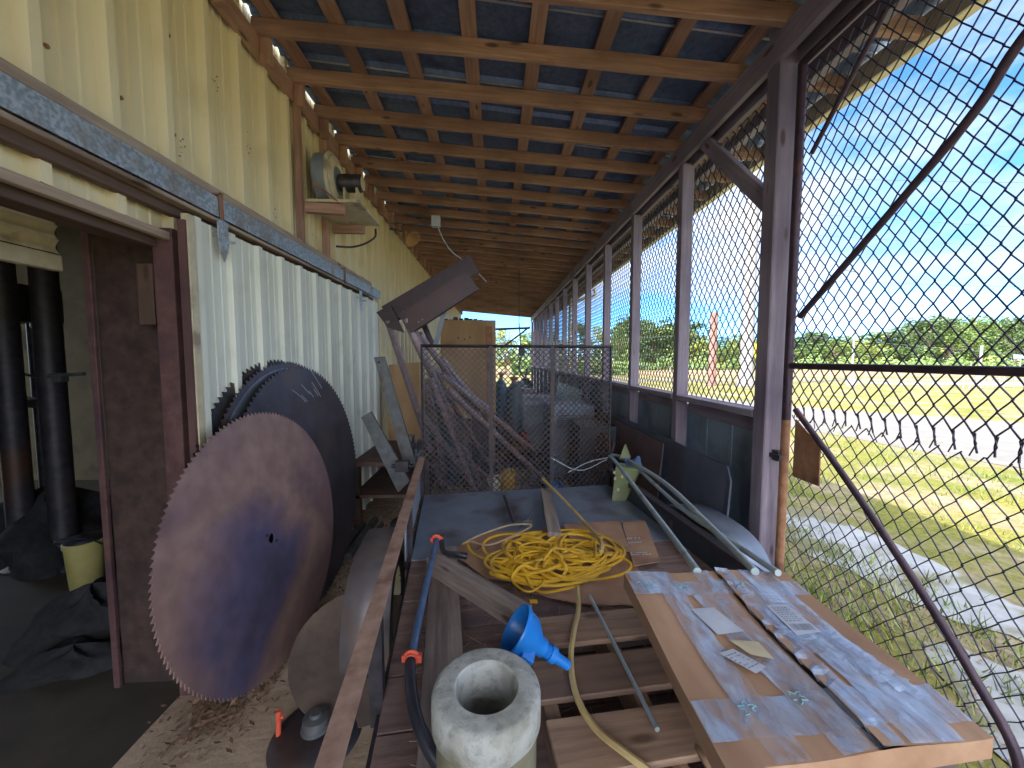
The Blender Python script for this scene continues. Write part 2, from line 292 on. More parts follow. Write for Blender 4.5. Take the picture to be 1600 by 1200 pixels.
def obj(name, mb, m, parent=None, bevel=0, solid=0):
    me = bpy.data.meshes.new(name)
    if parent: O = wm(parent)
    else:
        xs = [p.x for p in mb.v]; ys = [p.y for p in mb.v]; zs = [p.z for p in mb.v]
        O = Matrix.Translation(((min(xs)+max(xs))/2, (min(ys)+max(ys))/2, min(zs)))
    I = O.inverted()
    me.from_pydata([I @ p for p in mb.v], [], mb.f); me.update()
    me.polygons.foreach_set('use_smooth', mb.sm)
    for x in (m if isinstance(m, (list, tuple)) else [m]): me.materials.append(MATS[x])
    if isinstance(m, (list, tuple)): me.polygons.foreach_set('material_index', mb.mi)
    bm = bmesh.new(); bm.from_mesh(me); bmesh.ops.recalc_face_normals(bm, faces=bm.faces); bm.to_mesh(me); bm.free()
    if any(mb.sm): me.set_sharp_from_angle(angle=R(38))
    o = bpy.data.objects.new(name, me); COL.objects.link(o)
    if parent: o.parent = parent
    else: o.matrix_basis = O
    if bevel:
        b = o.modifiers.new('bevel', 'BEVEL'); b.width = bevel; b.segments = 2; b.limit_method = 'ANGLE'; b.angle_limit = R(40); b.harden_normals = False
    if solid:
        b = o.modifiers.new('solid', 'SOLIDIFY'); b.thickness = solid; b.offset = 0
    return o
def tag(o, label=None, cat=None, group=None, kind=None):
    if label: o['label'] = label
    if cat: o['category'] = cat
    if group: o['group'] = group
    if kind: o['kind'] = kind
    return o
def thing(name, label, cat, loc, group=None, rz=0):
    o = bpy.data.objects.new(name, None); COL.objects.link(o); o.empty_display_size = .1
    o.location = loc; o.rotation_euler = (0, 0, rz)
    o.matrix_basis = Matrix.Translation(V(loc)) @ Matrix.Rotation(rz, 4, 'Z')
    return tag(o, label, cat, group)
BC = {}
def beam(name, p0, p1, w, h, m, parent=None, up=(0, 0, 1), bevel=.003):
    """timber whose grain runs along its own x axis"""
    p0, p1 = V(p0), V(p1); d = p1-p0; Ln = d.length; x = d.normalized(); u = V(up)
    y = u.cross(x)
    if y.length < 1e-4: y = V((0, 1, 0)).cross(x)
    y.normalize(); z = x.cross(y)
    key = (name, round(Ln, 3), w, h, m)
    if key not in BC:
        mb = MB(); nseg = max(1, int(Ln/.5)); vs = []; rr = random.Random(int(Ln*1000+w*77))
        for i in range(nseg+1):
            X = Ln*i/nseg
            for a, b in ((-1, -1), (1, -1), (1, 1), (-1, 1)): vs.append((X, a*w/2+rr.uniform(-.001, .001), b*h/2+rr.uniform(-.001, .001)))
        fs = [(3, 2, 1, 0), tuple(nseg*4+k for k in range(4))]
        for i in range(nseg):
            for k in range(4): fs.append((i*4+k, i*4+(k+1) % 4, i*4+4+(k+1) % 4, i*4+4+k))
        me = bpy.data.meshes.new(name); me.from_pydata(vs, [], fs); me.update(); me.materials.append(MATS[m])
        bm = bmesh.new(); bm.from_mesh(me); bmesh.ops.recalc_face_normals(bm, faces=bm.faces); bm.to_mesh(me); bm.free(); BC[key] = me
    o = bpy.data.objects.new(name, BC[key]); COL.objects.link(o)
    M = Matrix((( x.x, y.x, z.x, p0.x), (x.y, y.y, z.y, p0.y), (x.z, y.z, z.z, p0.z), (0, 0, 0, 1)))
    if parent: o.parent = parent; M = wm(parent).inverted() @ M
    o.matrix_basis = M
    if bevel:
        b = o.modifiers.new('bevel', 'BEVEL'); b.width = bevel; b.segments = 1; b.limit_method = 'ANGLE'; b.angle_limit = R(40)
    return o
def sheet(name, pts, z, m, kind='structure', rag=0):
    if rag:
        rr = random.Random(len(pts)); out = []
        for i in range(len(pts)):
            a, b = V(pts[i]), V(pts[(i+1) % len(pts)]); n = max(1, int((b-a).length/.12)); w_ = 0
            for j in range(n):
                w_ = w_*.7+rr.uniform(-rag, rag); p = a.lerp(b, j/n); nn = V((-(b-a).y, (b-a).x)).normalized(); p = p+nn*w_; out.append((p.x, p.y))
        pts = out
    mb = MB(); mb.add([(x, y, z) for x, y in pts], [tuple(range(len(pts)))]); return tag(obj(name, mb, m), kind=kind)
def catmull(P, n=8):
    P = [V(p) for p in P]; P = [P[0]*2-P[1]]+P+[P[-1]*2-P[-2]]; out = []
    for i in range(1, len(P)-2):
        for k in range(n):
            t = k/n; a, b, c, d = P[i-1:i+3]
            out.append(.5*((2*b)+(c-a)*t+(2*a-5*b+4*c-d)*t*t+(3*b-a-3*c+d)*t**3))
    out.append(P[-2]); return out
def axisM(p, d):
    d = V(d).normalized(); q = V((0, 0, 1)).rotation_difference(d); return Matrix.Translation(V(p)) @ q.to_matrix().to_4x4()

# ================================================================ SETTING
g = MB(); g.grid(lambda u, v: V((-200+700*u, -150+650*v, -.012)), 8, 8, False); tag(obj('ground', g, 'grass_ground'), kind='structure')
sheet('road', [(14.5, -6), (9.0, 2.5), (7.6, 5.55), (6.87, 8.5), (5.6, 13), (5.3, 22), (5.6, 60), (8.5, 60), (8.2, 22), (9.0, 15), (9.8, 12.5), (12.8, 9.3), (18, 4), (26, -4)], -.006, 'road_grey', rag=.05)
sheet('far_road', [(4, 27.3), (120, 23.2), (120, 25.4), (4, 30)], -.005, 'road_grey')
sheet('parking_lot', [(24, 22.2), (60, 19.2), (60, 23), (24, 25)], -.002, 'slab_grey')
sheet('dry_field', [(-5, 34), (140, 29), (190, 52), (-5, 54)], -.006, 'field_brown')
_p = [atz(x, y, 0) for x, y in ((1232, 788), (1300, 806), (1400, 850), (1520, 905), (1640, 965), (1900, 1100), (1900, 1180), (1640, 1030), (1500, 965), (1400, 925), (1330, 888), (1232, 848))]
sheet('path', [(p.x, p.y) for p in _p]+[(1.7, 5.0), (1.7, 6.6)], -.004, 'slab_grey', rag=.07)
_p = [atz(x, y, 0) for x, y in ((1440, 995), (1640, 1060), (1900, 1210), (2100, 1500))]
sheet('slab_apron', [(p.x, p.y) for p in _p]+[(3.2, -3), (1.72, -3), (1.7, .9), (2.0, 1.45)], -.0035, 'slab_grey', rag=.06)
# floor with slight unevenness
def floorfn(u, v):
    x = -1.5+3.1*u; y = -3+19.2*v
    return V((x, y, .006+.006*math.sin(x*7+y*3)*math.sin(y*5.3)))
g = MB(); g.grid(floorfn, 30, 160); tag(obj('floor', g, 'floor_dirt'), kind='structure')
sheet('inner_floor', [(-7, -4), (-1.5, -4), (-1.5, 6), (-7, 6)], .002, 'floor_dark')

# ================================================================ METAL BUILDING
WX = -1.47
def zroof(x): return 3.60 - .094*(x+1.45)      # top of rafters
bld = thing('metal_building', 'cream ribbed metal building along the left with a dark open doorway', 'building', (WX, 6, 0))
def ribbed(name, y0, y1, z0, z1, X, m, parent, pitch=.25, depth=.042, sgn=1, ph=.08, jag=0, thick=True):
    pr = []; y = y0; rr = random.Random(5)
    k = math.floor((y0-ph)/pitch)-1
    pts = [(y0, 0)]
    while True:
        c = ph+k*pitch
        for dy, d in ((-.029, 0), (-.022, 1), (.012, 1), (.022, 0), (.095, 0), (.099, .14), (.109, .14), (.113, 0), (.155, 0), (.159, .14), (.169, .14), (.173, 0)):
            yy = c+dy
            if yy > y0+.001 and yy < y1-.001: pts.append((yy, d))
        if c > y1+.3: break
        k += 1
    pts.append((y1, 0)); pts.sort()
    mb = MB(); n = len(pts); vs = []
    for yy, d in pts:
        vs.append((X+sgn*d*depth, yy, z0+(rr.uniform(-jag, jag))))
        vs.append((X+sgn*d*depth, yy, z1))
    mb.add(vs, [(2*i, 2*i+2, 2*i+3, 2*i+1) for i in range(n-1)])
    return obj(name, mb, m, parent)
ribbed('wall_panel', -3.5, 1.86, 2.15, 3.70, WX, 'cream_metal', bld, jag=.006)
ribbed('wall_panel', 1.86, 16.2, 0, 3.70, WX+.002, 'cream_metal', bld)
# dark lap seams and screws on the ribs
mb = MB()
for k in range(-8, 60):
    y = .08+k*.25+.0
    for z in (2.62, 3.05, 3.35):
        mb.lathe([(0, .008), (.007, .006), (.009, 0)], axisM((WX+.002, y+.06, z), (1, 0, 0)), 6)
obj('screw', mb, 'rust', bld); bld.children[-1]['kind'] = 'stuff'
for y in (1.585, 4.08, 7.33, 10.3):
    mb = MB(); mb.bar((WX+.030, y, 2.2), (WX+.030, y, 3.55), .012, .006, up=(1, 0, 0)); obj('seam', mb, 'rust', bld)
mb = MB()
rm = random.Random(17)
for k in range(22):
    i_ = rm.randint(0, 22); y = 1.3+.078+.25*rm.choice(range(-2, 30))+rm.uniform(-.02, .03); z = rm.choice([2.6, 2.8, 3.05, 3.25, 3.36, 3.39])+rm.uniform(-.05, .05)
    for q in range(rm.randint(3, 9)):
        c = V((WX+rm.uniform(.0, .04), y+rm.gauss(0, .008), z+rm.gauss(0, .035))); s_ = rm.uniform(.002, .005)
        mb.lathe([(0, -s_), (s_*.8, -s_*.5), (s_, 0), (s_*.7, s_*.6), (0, s_)], axisM(c, (rm.uniform(-1, 1), 1, .2)), 6)
obj('mud_nest', mb, 'rust', bld)['kind'] = 'stuff'
# doorway: lintel, jamb, soffit
JY = 1.86
beam('lintel', (-1.53, -3, 2.12), (-1.53, 1.83, 2.12), .1, .07, 'dark_wood', bld)
beam('lintel_trim', (-1.44, -3, 2.135), (-1.44, 1.80, 2.135), .03, .035, 'grey_wood', bld)
beam('soffit_board', (-1.70, -3, 2.32), (-1.70, 1.84, 2.32), .30, .03, 'dark_wood', bld)
beam('jamb_board', (-1.67, JY+.03, 0), (-1.67, JY+.03, 2.3), .34, .04, 'jamb_dark', bld, up=(0, 1, 0))
beam('jamb_edge', (-1.845, JY-.01, 0), (-1.845, JY-.01, 2.3), .03, .02, 'red_brown', bld, up=(0, 1, 0))
beam('jamb_post', (-1.46, JY-.02, 0), (-1.46, JY-.02, 2.17), .085, .12, 'red_brown', bld, up=(0, 1, 0))
beam('jamb_stop', (-1.56, JY-.035, 1.75), (-1.56, JY-.035, 2.02), .07, .05, 'dark_wood', bld, up=(0, 1, 0))
mb = MB()
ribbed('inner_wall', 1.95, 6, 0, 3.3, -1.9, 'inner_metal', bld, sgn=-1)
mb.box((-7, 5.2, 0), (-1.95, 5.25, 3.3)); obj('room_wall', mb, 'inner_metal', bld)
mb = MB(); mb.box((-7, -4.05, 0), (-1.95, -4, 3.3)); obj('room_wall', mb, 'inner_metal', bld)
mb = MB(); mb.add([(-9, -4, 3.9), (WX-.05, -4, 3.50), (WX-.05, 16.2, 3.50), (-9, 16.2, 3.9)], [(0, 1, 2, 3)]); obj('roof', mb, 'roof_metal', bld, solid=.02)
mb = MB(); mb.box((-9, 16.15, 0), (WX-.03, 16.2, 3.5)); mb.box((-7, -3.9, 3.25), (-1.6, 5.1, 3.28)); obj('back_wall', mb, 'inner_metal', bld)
mb = MB(); mb.box((WX-.04, -4, 0), (WX-.01, -3.2, 3.5)); obj('corner_panel', mb, 'cream_metal', bld)
for ya, yb in ((-4, 3.3), (4.4, 5.2)):  # unseen far wall; gap between its pieces added to let daylight into the room
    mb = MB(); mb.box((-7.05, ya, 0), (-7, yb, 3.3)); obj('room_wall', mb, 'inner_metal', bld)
# open roller shutter
rs = thing('roller_shutter', 'cream slatted roller shutter rolled up inside the dark doorway', 'shutter', (-1.93, 0, 2.0))
mb = MB()
def shfn(u, v):
    return V((-1.93-.018*abs(math.sin(u*math.pi*7))-.02*u*u, -2.6+4.42*v, 2.06+.42*u))
mb.grid(shfn, 70, 4); obj('curtain', mb, 'cream_paint', rs)
mb = MB(); mb.box((-1.965, -2.6, 1.985), (-1.92, 1.82, 2.055)); obj('bottom_bar', mb, 'cream_paint', rs, bevel=.006)
# sliding door track
tr = thing('sliding_door_track', 'long galvanised sliding door track on a timber rail above the doorway', 'track', (-1.40, 1.5, 2.3))
mb = MB()
prof = [(-1.435, 2.29), (-1.435, 2.385), (-1.40, 2.398), (-1.352, 2.385), (-1.352, 2.29), (-1.362, 2.29), (-1.362, 2.375), (-1.425, 2.375), (-1.425, 2.29)]
TY0, TY1 = -3, 4.62
for a, b in ((TY0, 2.0), (2.004, 3.55), (3.554, TY1)):
    mb.prism([(x, a, z) for x, z in prof], (0, b-a, 0))
obj('rail', mb, 'galv', tr)
beam('header_board', (-1.415, TY0, 2.425), (-1.415, TY1-.2, 2.425), .06, .04, 'grey_wood', tr)
beam('lower_board', (-1.425, TY0, 2.255), (-1.425, TY1-.1, 2.255), .04, .06, 'dark_wood', tr)
beam('lower_strip', (-1.375, TY0, 2.272), (-1.375, TY1-.4, 2.272), .05, .018, 'grey_wood', tr)
for y in (2.0, 3.55):
    mb = MB(); mb.box((-1.348, y-.012, 2.27), (-1.344, y+.012, 2.41)); mb.box((-1.43, y-.012, 2.4), (-1.344, y+.012, 2.406)); obj('bracket', mb, 'rust', tr)
# sliding door
DX = -1.365
sdoor = thing('sliding_door', 'pale greenish white ribbed metal sliding door behind the saw blades', 'door', (DX, 3, 0))
ribbed('door_panel', 1.80, 4.55, .06, 2.235, DX, 'white_metal', sdoor, pitch=.23, ph=.0, jag=.004, depth=.025)
mb = MB(); mb.bar((DX+.012, 1.79, .06), (DX+.012, 1.79, 2.23), .035, .03, up=(1, 0, 0)); obj('edge_strip', mb, 'cream_paint', sdoor)
mb = MB(); mb.bar((DX+.005, 1.765, .06), (DX+.005, 1.765, 2.20), .012, .03, up=(1, 0, 0)); obj('rust_edge', mb, 'red_brown', sdoor)
for y in (1.98, 3.9):
    mb = MB(); mb.prism([(DX+.03, y-.035, 2.27), (DX+.03, y+.035, 2.27), (DX+.03, y+.035, 2.15), (DX+.03, y+.015, 2.1), (DX+.03, y, 2.07), (DX+.03, y-.015, 2.1), (DX+.03, y-.035, 2.15)], (.006, 0, 0))
    mb.tube([(DX+.0, y-.02, 2.2), (DX+.075, y-.02, 2.2)], .006, 8); mb.tube([(DX+.0, y+.02, 2.17), (DX+.075, y+.02, 2.17)], .006, 8)
    obj('hanger', mb, 'galv', sdoor)

mb = MB()
for k in range(12):
    y = 1.86+k*.23
    for z in (.25, .8, 1.3, 1.85, 2.2): mb.lathe([(0, .006), (.006, .005), (.008, 0)], axisM((DX+.001, y, z), (1, 0, 0)), 6)
obj('screw', mb, 'rust', sdoor)['kind'] = 'stuff'

# ================================================================ LEAN-TO
RX = 1.42
shed = thing('lean_to', 'timber lean-to with rafters, weathered posts and a metal roof over the yard', 'shed', (0, 6, 0))
YE = 15.9; Y0 = -2.6
def rz_(x, off): return zroof(x)-off
XR = 2.10
k = 0; y = 2.33-.39*12
RY = []
while y < YE:
    RY.append(y); y += .39
for y in RY:
    beam('rafter', (-1.43, y+.13, rz_(-1.43, .045)), (XR, y-.02, rz_(XR, .045)), .038, .09, 'pine', shed)
for i in range(9):
    x = -1.32+.39*i; x = min(x, 2.02)
    beam('purlin', (x, Y0-.2, zroof(x)+.021), (x, YE+.1, zroof(x)+.021), .088, .038, 'pine', shed, up=(.094, 0, 1))
# roof sheet: ribs run down the slope
pts = []; y = Y0-.25
while y < YE+.2:
    for dy, d in ((0, 0), (.02, 1), (.05, 1), (.07, 0)): pts.append((y+dy, d*.025))
    y += .31
mb = MB(); vs = []
for yy, d in pts:
    for x in (-1.452, 2.16): vs.append((x, yy, zroof(x)+.046+d))
mb.add(vs, [(2*i, 2*i+2, 2*i+3, 2*i+1) for i in range(len(pts)-1)]); obj('roof_sheet', mb, 'roof_metal', shed)
mb = MB()
y = Y0-.25
while y < YE:
    mb.bar((-1.41, y+.078, zroof(-1.41)+.043), (2.14, y+.078, zroof(2.14)+.043), .014, .004); y += .62
obj('roof_lap', mb, 'steel_edge', shed)
# ledger on the wall, cleats
beam('ledger', (-1.42, Y0, 3.455), (-1.42, YE, 3.455), .038, .12, 'pine', shed)
for y in RY[::1]:
    mb_ = beam('cleat', (-1.37, y+.16, 3.36), (-1.37, y+.16, 3.505), .06, .038, 'pine', shed, up=(0, 1, 0))
# header (two boards) on the posts
hz = zroof(RX)-.09
beam('header', (RX+.02, .9, hz-.07), (RX+.02, YE, hz-.07), .038, .14, 'post_wood', shed)
beam('header', (RX+.115, .9, hz-.09), (RX+.115, YE, hz-.09), .038, .14, 'post_wood', shed)
beam('plate', (RX+.30, .3, hz-.10), (RX+.30, YE, hz-.10), .06, .09, 'post_wood', shed)
beam('fascia', (2.13, Y0-.2, zroof(2.13)-.03), (2.13, YE+.1, zroof(2.13)-.03), .02, .12, 'cream_paint', shed)
mb = MB(); mb.prism([(2.145, Y0-.2, zroof(2.14)-.06), (2.145, Y0-.2, zroof(2.14)+.03), (2.155, Y0-.2, zroof(2.14)+.03), (2.155, Y0-.2, zroof(2.14)-.05), (2.22, Y0-.2, zroof(2.14)-.05), (2.24, Y0-.2, zroof(2.14)+.03), (2.25, Y0-.2, zroof(2.14)+.03), (2.23, Y0-.2, zroof(2.14)-.06)], (0, YE-Y0+.3, 0)); obj('gutter', mb, 'cream_metal', shed)
mb = MB(); mb.tube(catmull([(2.19, 8.6, 3.15), (2.19, 8.6, 3.0), (1.75, 8.6, 2.85), (1.66, 8.6, 2.7), (1.66, 8.6, .1)], 6), .035, 10); obj('downpipe', mb, 'cream_metal', shed)
# posts
PY = [1.97]+[3.02+1.06*i for i in range(13)]
beam('corner_post', (RX+.065, 2.025, 0), (RX+.065, 2.025, hz+.06), .10, .10, 'post_wood', shed, up=(0, 1, 0), bevel=.006)
for y in PY[1:]:
    beam('post', (RX+.07, y+.02, 0), (RX+.07, y+.02, hz-.14), .09, .075, 'post_wood', shed, up=(0, 1, 0), bevel=.004)
beam('knee_brace', atx(1206, 322, RX+.06), atx(1098, 218, RX+.06), .04, .09, 'post_wood', shed)
SZ = 1.31
for a, b in zip(PY[:-1], PY[1:]):
    beam('sill', (RX+.06, a+(.11 if a < 2.5 else .06), SZ-.02), (RX+.06, b-.03, SZ-.02), .09, .04, 'post_wood', shed)
    beam('sill_board', (RX+.125, a+(.11 if a < 2.5 else .06), SZ-.07), (RX+.125, b-.03, SZ-.07), .02, .14, 'post_wood', shed)
ribbed('lower_wall', 2.08, YE, .02, 1.235, RX+.145, 'blue_grey_panel', shed, sgn=-1, pitch=.3, depth=.004)
beam('tie_rail', (RX+.05, 2.16, .2), (RX+.05, YE, .2), .04, .09, 'post_wood', shed)
# chain-link weave: interlocking vertical zigzag wires in a plane X = const
def chainlink(fn, umax, vmax, cell, r, clip=None, n=3, wob=0, asp=1.0):
    """fn(u, v, w) -> point; each wire zigzags across one cell"""
    mb = MB(); u = 0; k = 0; rr = random.Random(3)
    h = cell/2; hv = h*asp
    while u < umax:
        pts = []; v = 0; j = 0
        while v <= vmax+.001:
            s = 1 if (j+k) % 2 == 0 else -1
            du = h*.53*s
            ok = (clip is None) or clip(u+du, v)
            if ok: pts.append(fn(u+h*.0+du+rr.uniform(-wob, wob), v+rr.uniform(-wob, wob), .0022*(1 if j % 2 else -1)))
            elif len(pts) > 1:
                mb.tube(pts, r, n, cap=False); pts = []
            else: pts = []
            v += hv; j += 1
        if len(pts) > 1: mb.tube(pts, r, n, cap=False)
        u += h; k += 1
    return mb
MX = RX+.165
def scfn(u, v, w_): return V((MX+w_, 2.05+u, 1.26+v*1.15))
zt = hz-.12-1.26
mb = chainlink(scfn, YE-2.1, zt/1.15, .072, .0044, wob=.0015, asp=1.15)
obj('wire_screen', mb, 'wire_galv', shed)
# end framing at the far end
beam('end_rail', (-1.2, YE, 2.75), (1.4, YE, 2.85), .05, .09, 'dark_wood', shed)
beam('end_brace', (.2, YE, 2.0), (1.4, YE, 2.9), .05, .07, 'dark_wood', shed)

# ================================================================ CHAIN-LINK GATE
GX = 1.515
gate = thing('chain_link_gate', 'tall chain-link gate with dark rusty tube frame at the right', 'gate', (GX, 1.9, 0))
gy0, gy1 = 1.93, -1.9
for ya, za in ((gy0, 1.28), (gy1, .1)):
    mb = MB(); mb.tube([(GX, ya, za), (GX, ya, 3.05)], .021, 12); obj('frame_upright', mb, 'gate_steel', gate)
mb = MB(); mb.tube([(GX, gy0, .08), (GX, gy0, 1.28)], .021, 12); obj('lower_upright', mb, 'rust', gate)
mb = MB(); mb.tube([(GX, gy0, 3.05), (GX, gy1, 3.05)], .021, 12); obj('top_tube', mb, 'gate_steel', gate)
mb = MB(); mb.tube([(GX, gy0, .08), (GX, gy1, .08)], .021, 12); obj('bottom_tube', mb, 'gate_steel', gate)
mb = MB(); mb.tube([(GX, gy0-.02, 1.562), (GX, gy1, 1.562)], .0155, 12); obj('middle_tube', mb, 'gate_steel', gate)
mb = MB(); mb.tube(catmull([atx(1250, 495, GX-.02), atx(1430, 287, GX-.02), atx(1530, 165, GX-.02), atx(1600, 58, GX-.02), (GX-.02, .85, 2.72)], 6), .014, 12); obj('upper_brace', mb, 'gate_steel', gate)
mb = MB(); mb.tube(catmull([atx(1243, 640, GX-.02), atx(1323, 750, GX-.02), atx(1427, 905, GX-.02), atx(1520, 1055, GX-.02), atx(1592, 1195, GX-.02), (GX-.02, .98, .2)], 6), .0135, 12); obj('lower_brace', mb, 'gate_steel', gate)
mb = MB(); mb.tube([atx(1268, 240, GX-.01), atx(1385, 15, GX-.01)], .011, 10); obj('corner_brace', mb, 'gate_steel', gate)
def gfn(u, v, w_):
    sag = 0
    return V((GX+.012+w_, gy0-.02-u, .1+v+sag))
mb = chainlink(gfn, gy0-gy1-.05, 2.94, .057, .0031, n=5, wob=.0015, asp=1.38, clip=lambda u, v: v > 1.235)
obj('upper_mesh', mb, 'wire', gate)
def gfn2(u, v, w_): return V((GX+.026+w_+.01*math.sin(u*3), gy0-.02-u*1.06, .1+v-.05*min(1, u/1.6)+.012*math.sin(u*4)))
mb = chainlink(gfn2, 3.5, 1.22, .062, .0026, n=5, wob=.003, asp=1.34)
obj('lower_mesh', mb, 'wire', gate)
mb = MB()
for i in range(62):      # ties where the two meshes meet
    y = gy0-.02-(2*i+.5)*.0285; z = 1.345+rnd.uniform(-.004, .004)
    a = V((GX+.018, y, z+.015)); b = V((GX+.024, y+rnd.uniform(-.010, .010), z-.045-.012*min(1, i/28)))
    mb.tube([a, (a+b)/2+V((.006, .008, 0)), b], .0032, 5)
    mb.tube([a+V((0, .008, .0)), (a+b)/2+V((-.006, -.006, 0)), b+V((0, .02, -.012))], .002, 4)
    if rnd.random() < .35: mb.tube([b, b+V((.0, rnd.uniform(-.05, .05), -.035))], .0017, 4)
obj('wire_tie', mb, 'wire', gate)['kind'] = 'stuff'
mb = MB(); P = [atx(1243, 655, GX-.03), atx(1281, 700, GX-.03), atx(1279, 760, GX-.03), atx(1238, 744, GX-.03)]
mb.prism(P, (.006, 0, 0)); obj('latch_plate', mb, 'rust', gate)
mb = MB(); a = atx(1222, 712, GX-.02); mb.box((GX-.035, 1.93, a.z-.035), (GX-.005, 2.02, a.z+.02)); mb.box((GX-.05, 1.9, a.z-.02), (GX-.03, 2.015, a.z+.005)); obj('hinge', mb, 'black_steel', gate, bevel=.003)

# ================================================================ BLOWER
rack = thing('wall_shelf', 'timber bracket shelf fixed high on the cream wall above the track', 'shelf', (-1.4, 3.1, 2.4))
beam('upright', (-1.405, 2.90, 2.43), (-1.405, 2.90, 3.50), .04, .05, 'pine', rack, up=(0, 1, 0))
beam('upright', (-1.405, 3.32, 2.43), (-1.405, 3.32, 3.50), .04, .06, 'pine', rack, up=(0, 1, 0))
beam('arm', (-1.39, 2.95, 2.70), (-1.12, 2.99, 2.70), .05, .07, 'pine', rack)
beam('arm', (-1.39, 3.42, 2.70), (-1.12, 3.42, 2.70), .04, .07, 'pine', rack)
mb = MB(); mb.box((-1.40, 2.95, 2.745), (-1.0, 3.46, 2.765)); obj('shelf_board', mb, 'cream_paint', rack)
bl = thing('blower', 'grey centrifugal blower with round housing and motor on the high shelf', 'blower', (-1.2, 3.15, 2.765))
M = axisM((-1.30, 3.14, 2.975), (1, 0, 0))
mb = MB(); mb.lathe([(.0, -.05), (.165, -.05), (.19, -.045), (.19, .03), (.205, .035), (.205, .045), (.19, .05), (.18, .07), (.12, .085), (.10, .075), (.07, .08), (0, .08)], M, 40); obj('housing', mb, 'grey_paint', bl)
mb = MB(); mb.lathe([(.205, .051), (.17, .075), (.115, .09), (.10, .082)], M, 40); obj('face_ring', mb, 'cream_paint', bl)
mb = MB(); mb.lathe([(0, .09), (.055, .09), (.066, .1), (.066, .25), (.055, .265), (0, .265)], axisM((-1.30, 3.14, 2.96), (1, 0, 0)), 24); obj('motor', mb, 'black_steel', bl)
mb = MB()
for t in range(8):
    a = t*math.pi/4; mb.lathe([(0, .272), (.007, .27), (.007, .262)], axisM((-1.30, 3.14+.04*math.cos(a), 2.96+.04*math.sin(a)), (1, 0, 0)), 8)
mb.lathe([(0, .268), (.03, .268), (.052, .266)], axisM((-1.30, 3.14, 2.96), (1, 0, 0)), 20); obj('end_cap', mb, 'cream_paint', bl)
mb = MB(); mb.box((-1.18, 3.08, 2.765), (-1.05, 3.2, 2.78)); mb.box((-1.17, 3.09, 2.78), (-1.155, 3.19, 2.91)); mb.box((-1.075, 3.09, 2.78), (-1.06, 3.19, 2.91)); obj('foot', mb, 'cream_paint', bl)
mb = MB(); mb.tube([at(490, 285, 2.9), at(537, 322, 2.97)], .008, 6); obj('stay_rod', mb, 'rust', bl)
mb = MB(); mb.tube(catmull([at(587, 358, 3.4), at(586, 370, 3.38), at(572, 380, 3.3), at(550, 386, 3.2), at(526, 385, 3.05)], 8), .008, 8); tag(obj('power_cable', mb, 'black_plastic'), 'short black cable hanging below the blower shelf', 'cable')
# outlet box with flex
mb = MB(); a = at(681, 347, 4.2); mb.box(a+V((-.045, -.03, -.05)), a+V((.045, .04, .06)))
ob = thing('junction_box', 'white electrical box hanging from a rafter with pale flex', 'electrical box', (a.x, a.y, a.z+.07))
obj('cover', mb, 'paper', ob, bevel=.006)
mb = MB(); mb.tube(catmull([at(684, 355, 4.2), at(695, 378, 4.2), at(708, 395, 4.25), at(735, 415, 4.6), at(760, 440, 5.5)], 8), .006, 6); obj('flex', mb, 'paper', ob)
mb = MB(); mb.tube([at(679, 349, 4.2), at(607, 349, 4.2)], .006, 6); obj('conduit_run', mb, 'grey_bar', ob)
a = at(643, 372, 5.4)
lp = thing('barn_lamp', 'dusty yellow bell lamp shade on the wall under the eaves', 'lamp', (a.x-.05, a.y, a.z-.1))
mb = MB(); mb.lathe([(.02, 0), (.03, .05), (.06, .08), (.11, .15), (.115, .17), (.105, .17), (.05, .08), (.015, .04)], axisM(a+V((-.08, 0, .08)), (.6, -.3, -.6)), 20); obj('shade', mb, 'plywood', lp)
mb = MB(); mb.tube([a+V((-.08, 0, .08)), V((WX+.03, a.y, a.z+.12))], .014, 8); obj('arm', mb, 'grey_bar', lp)

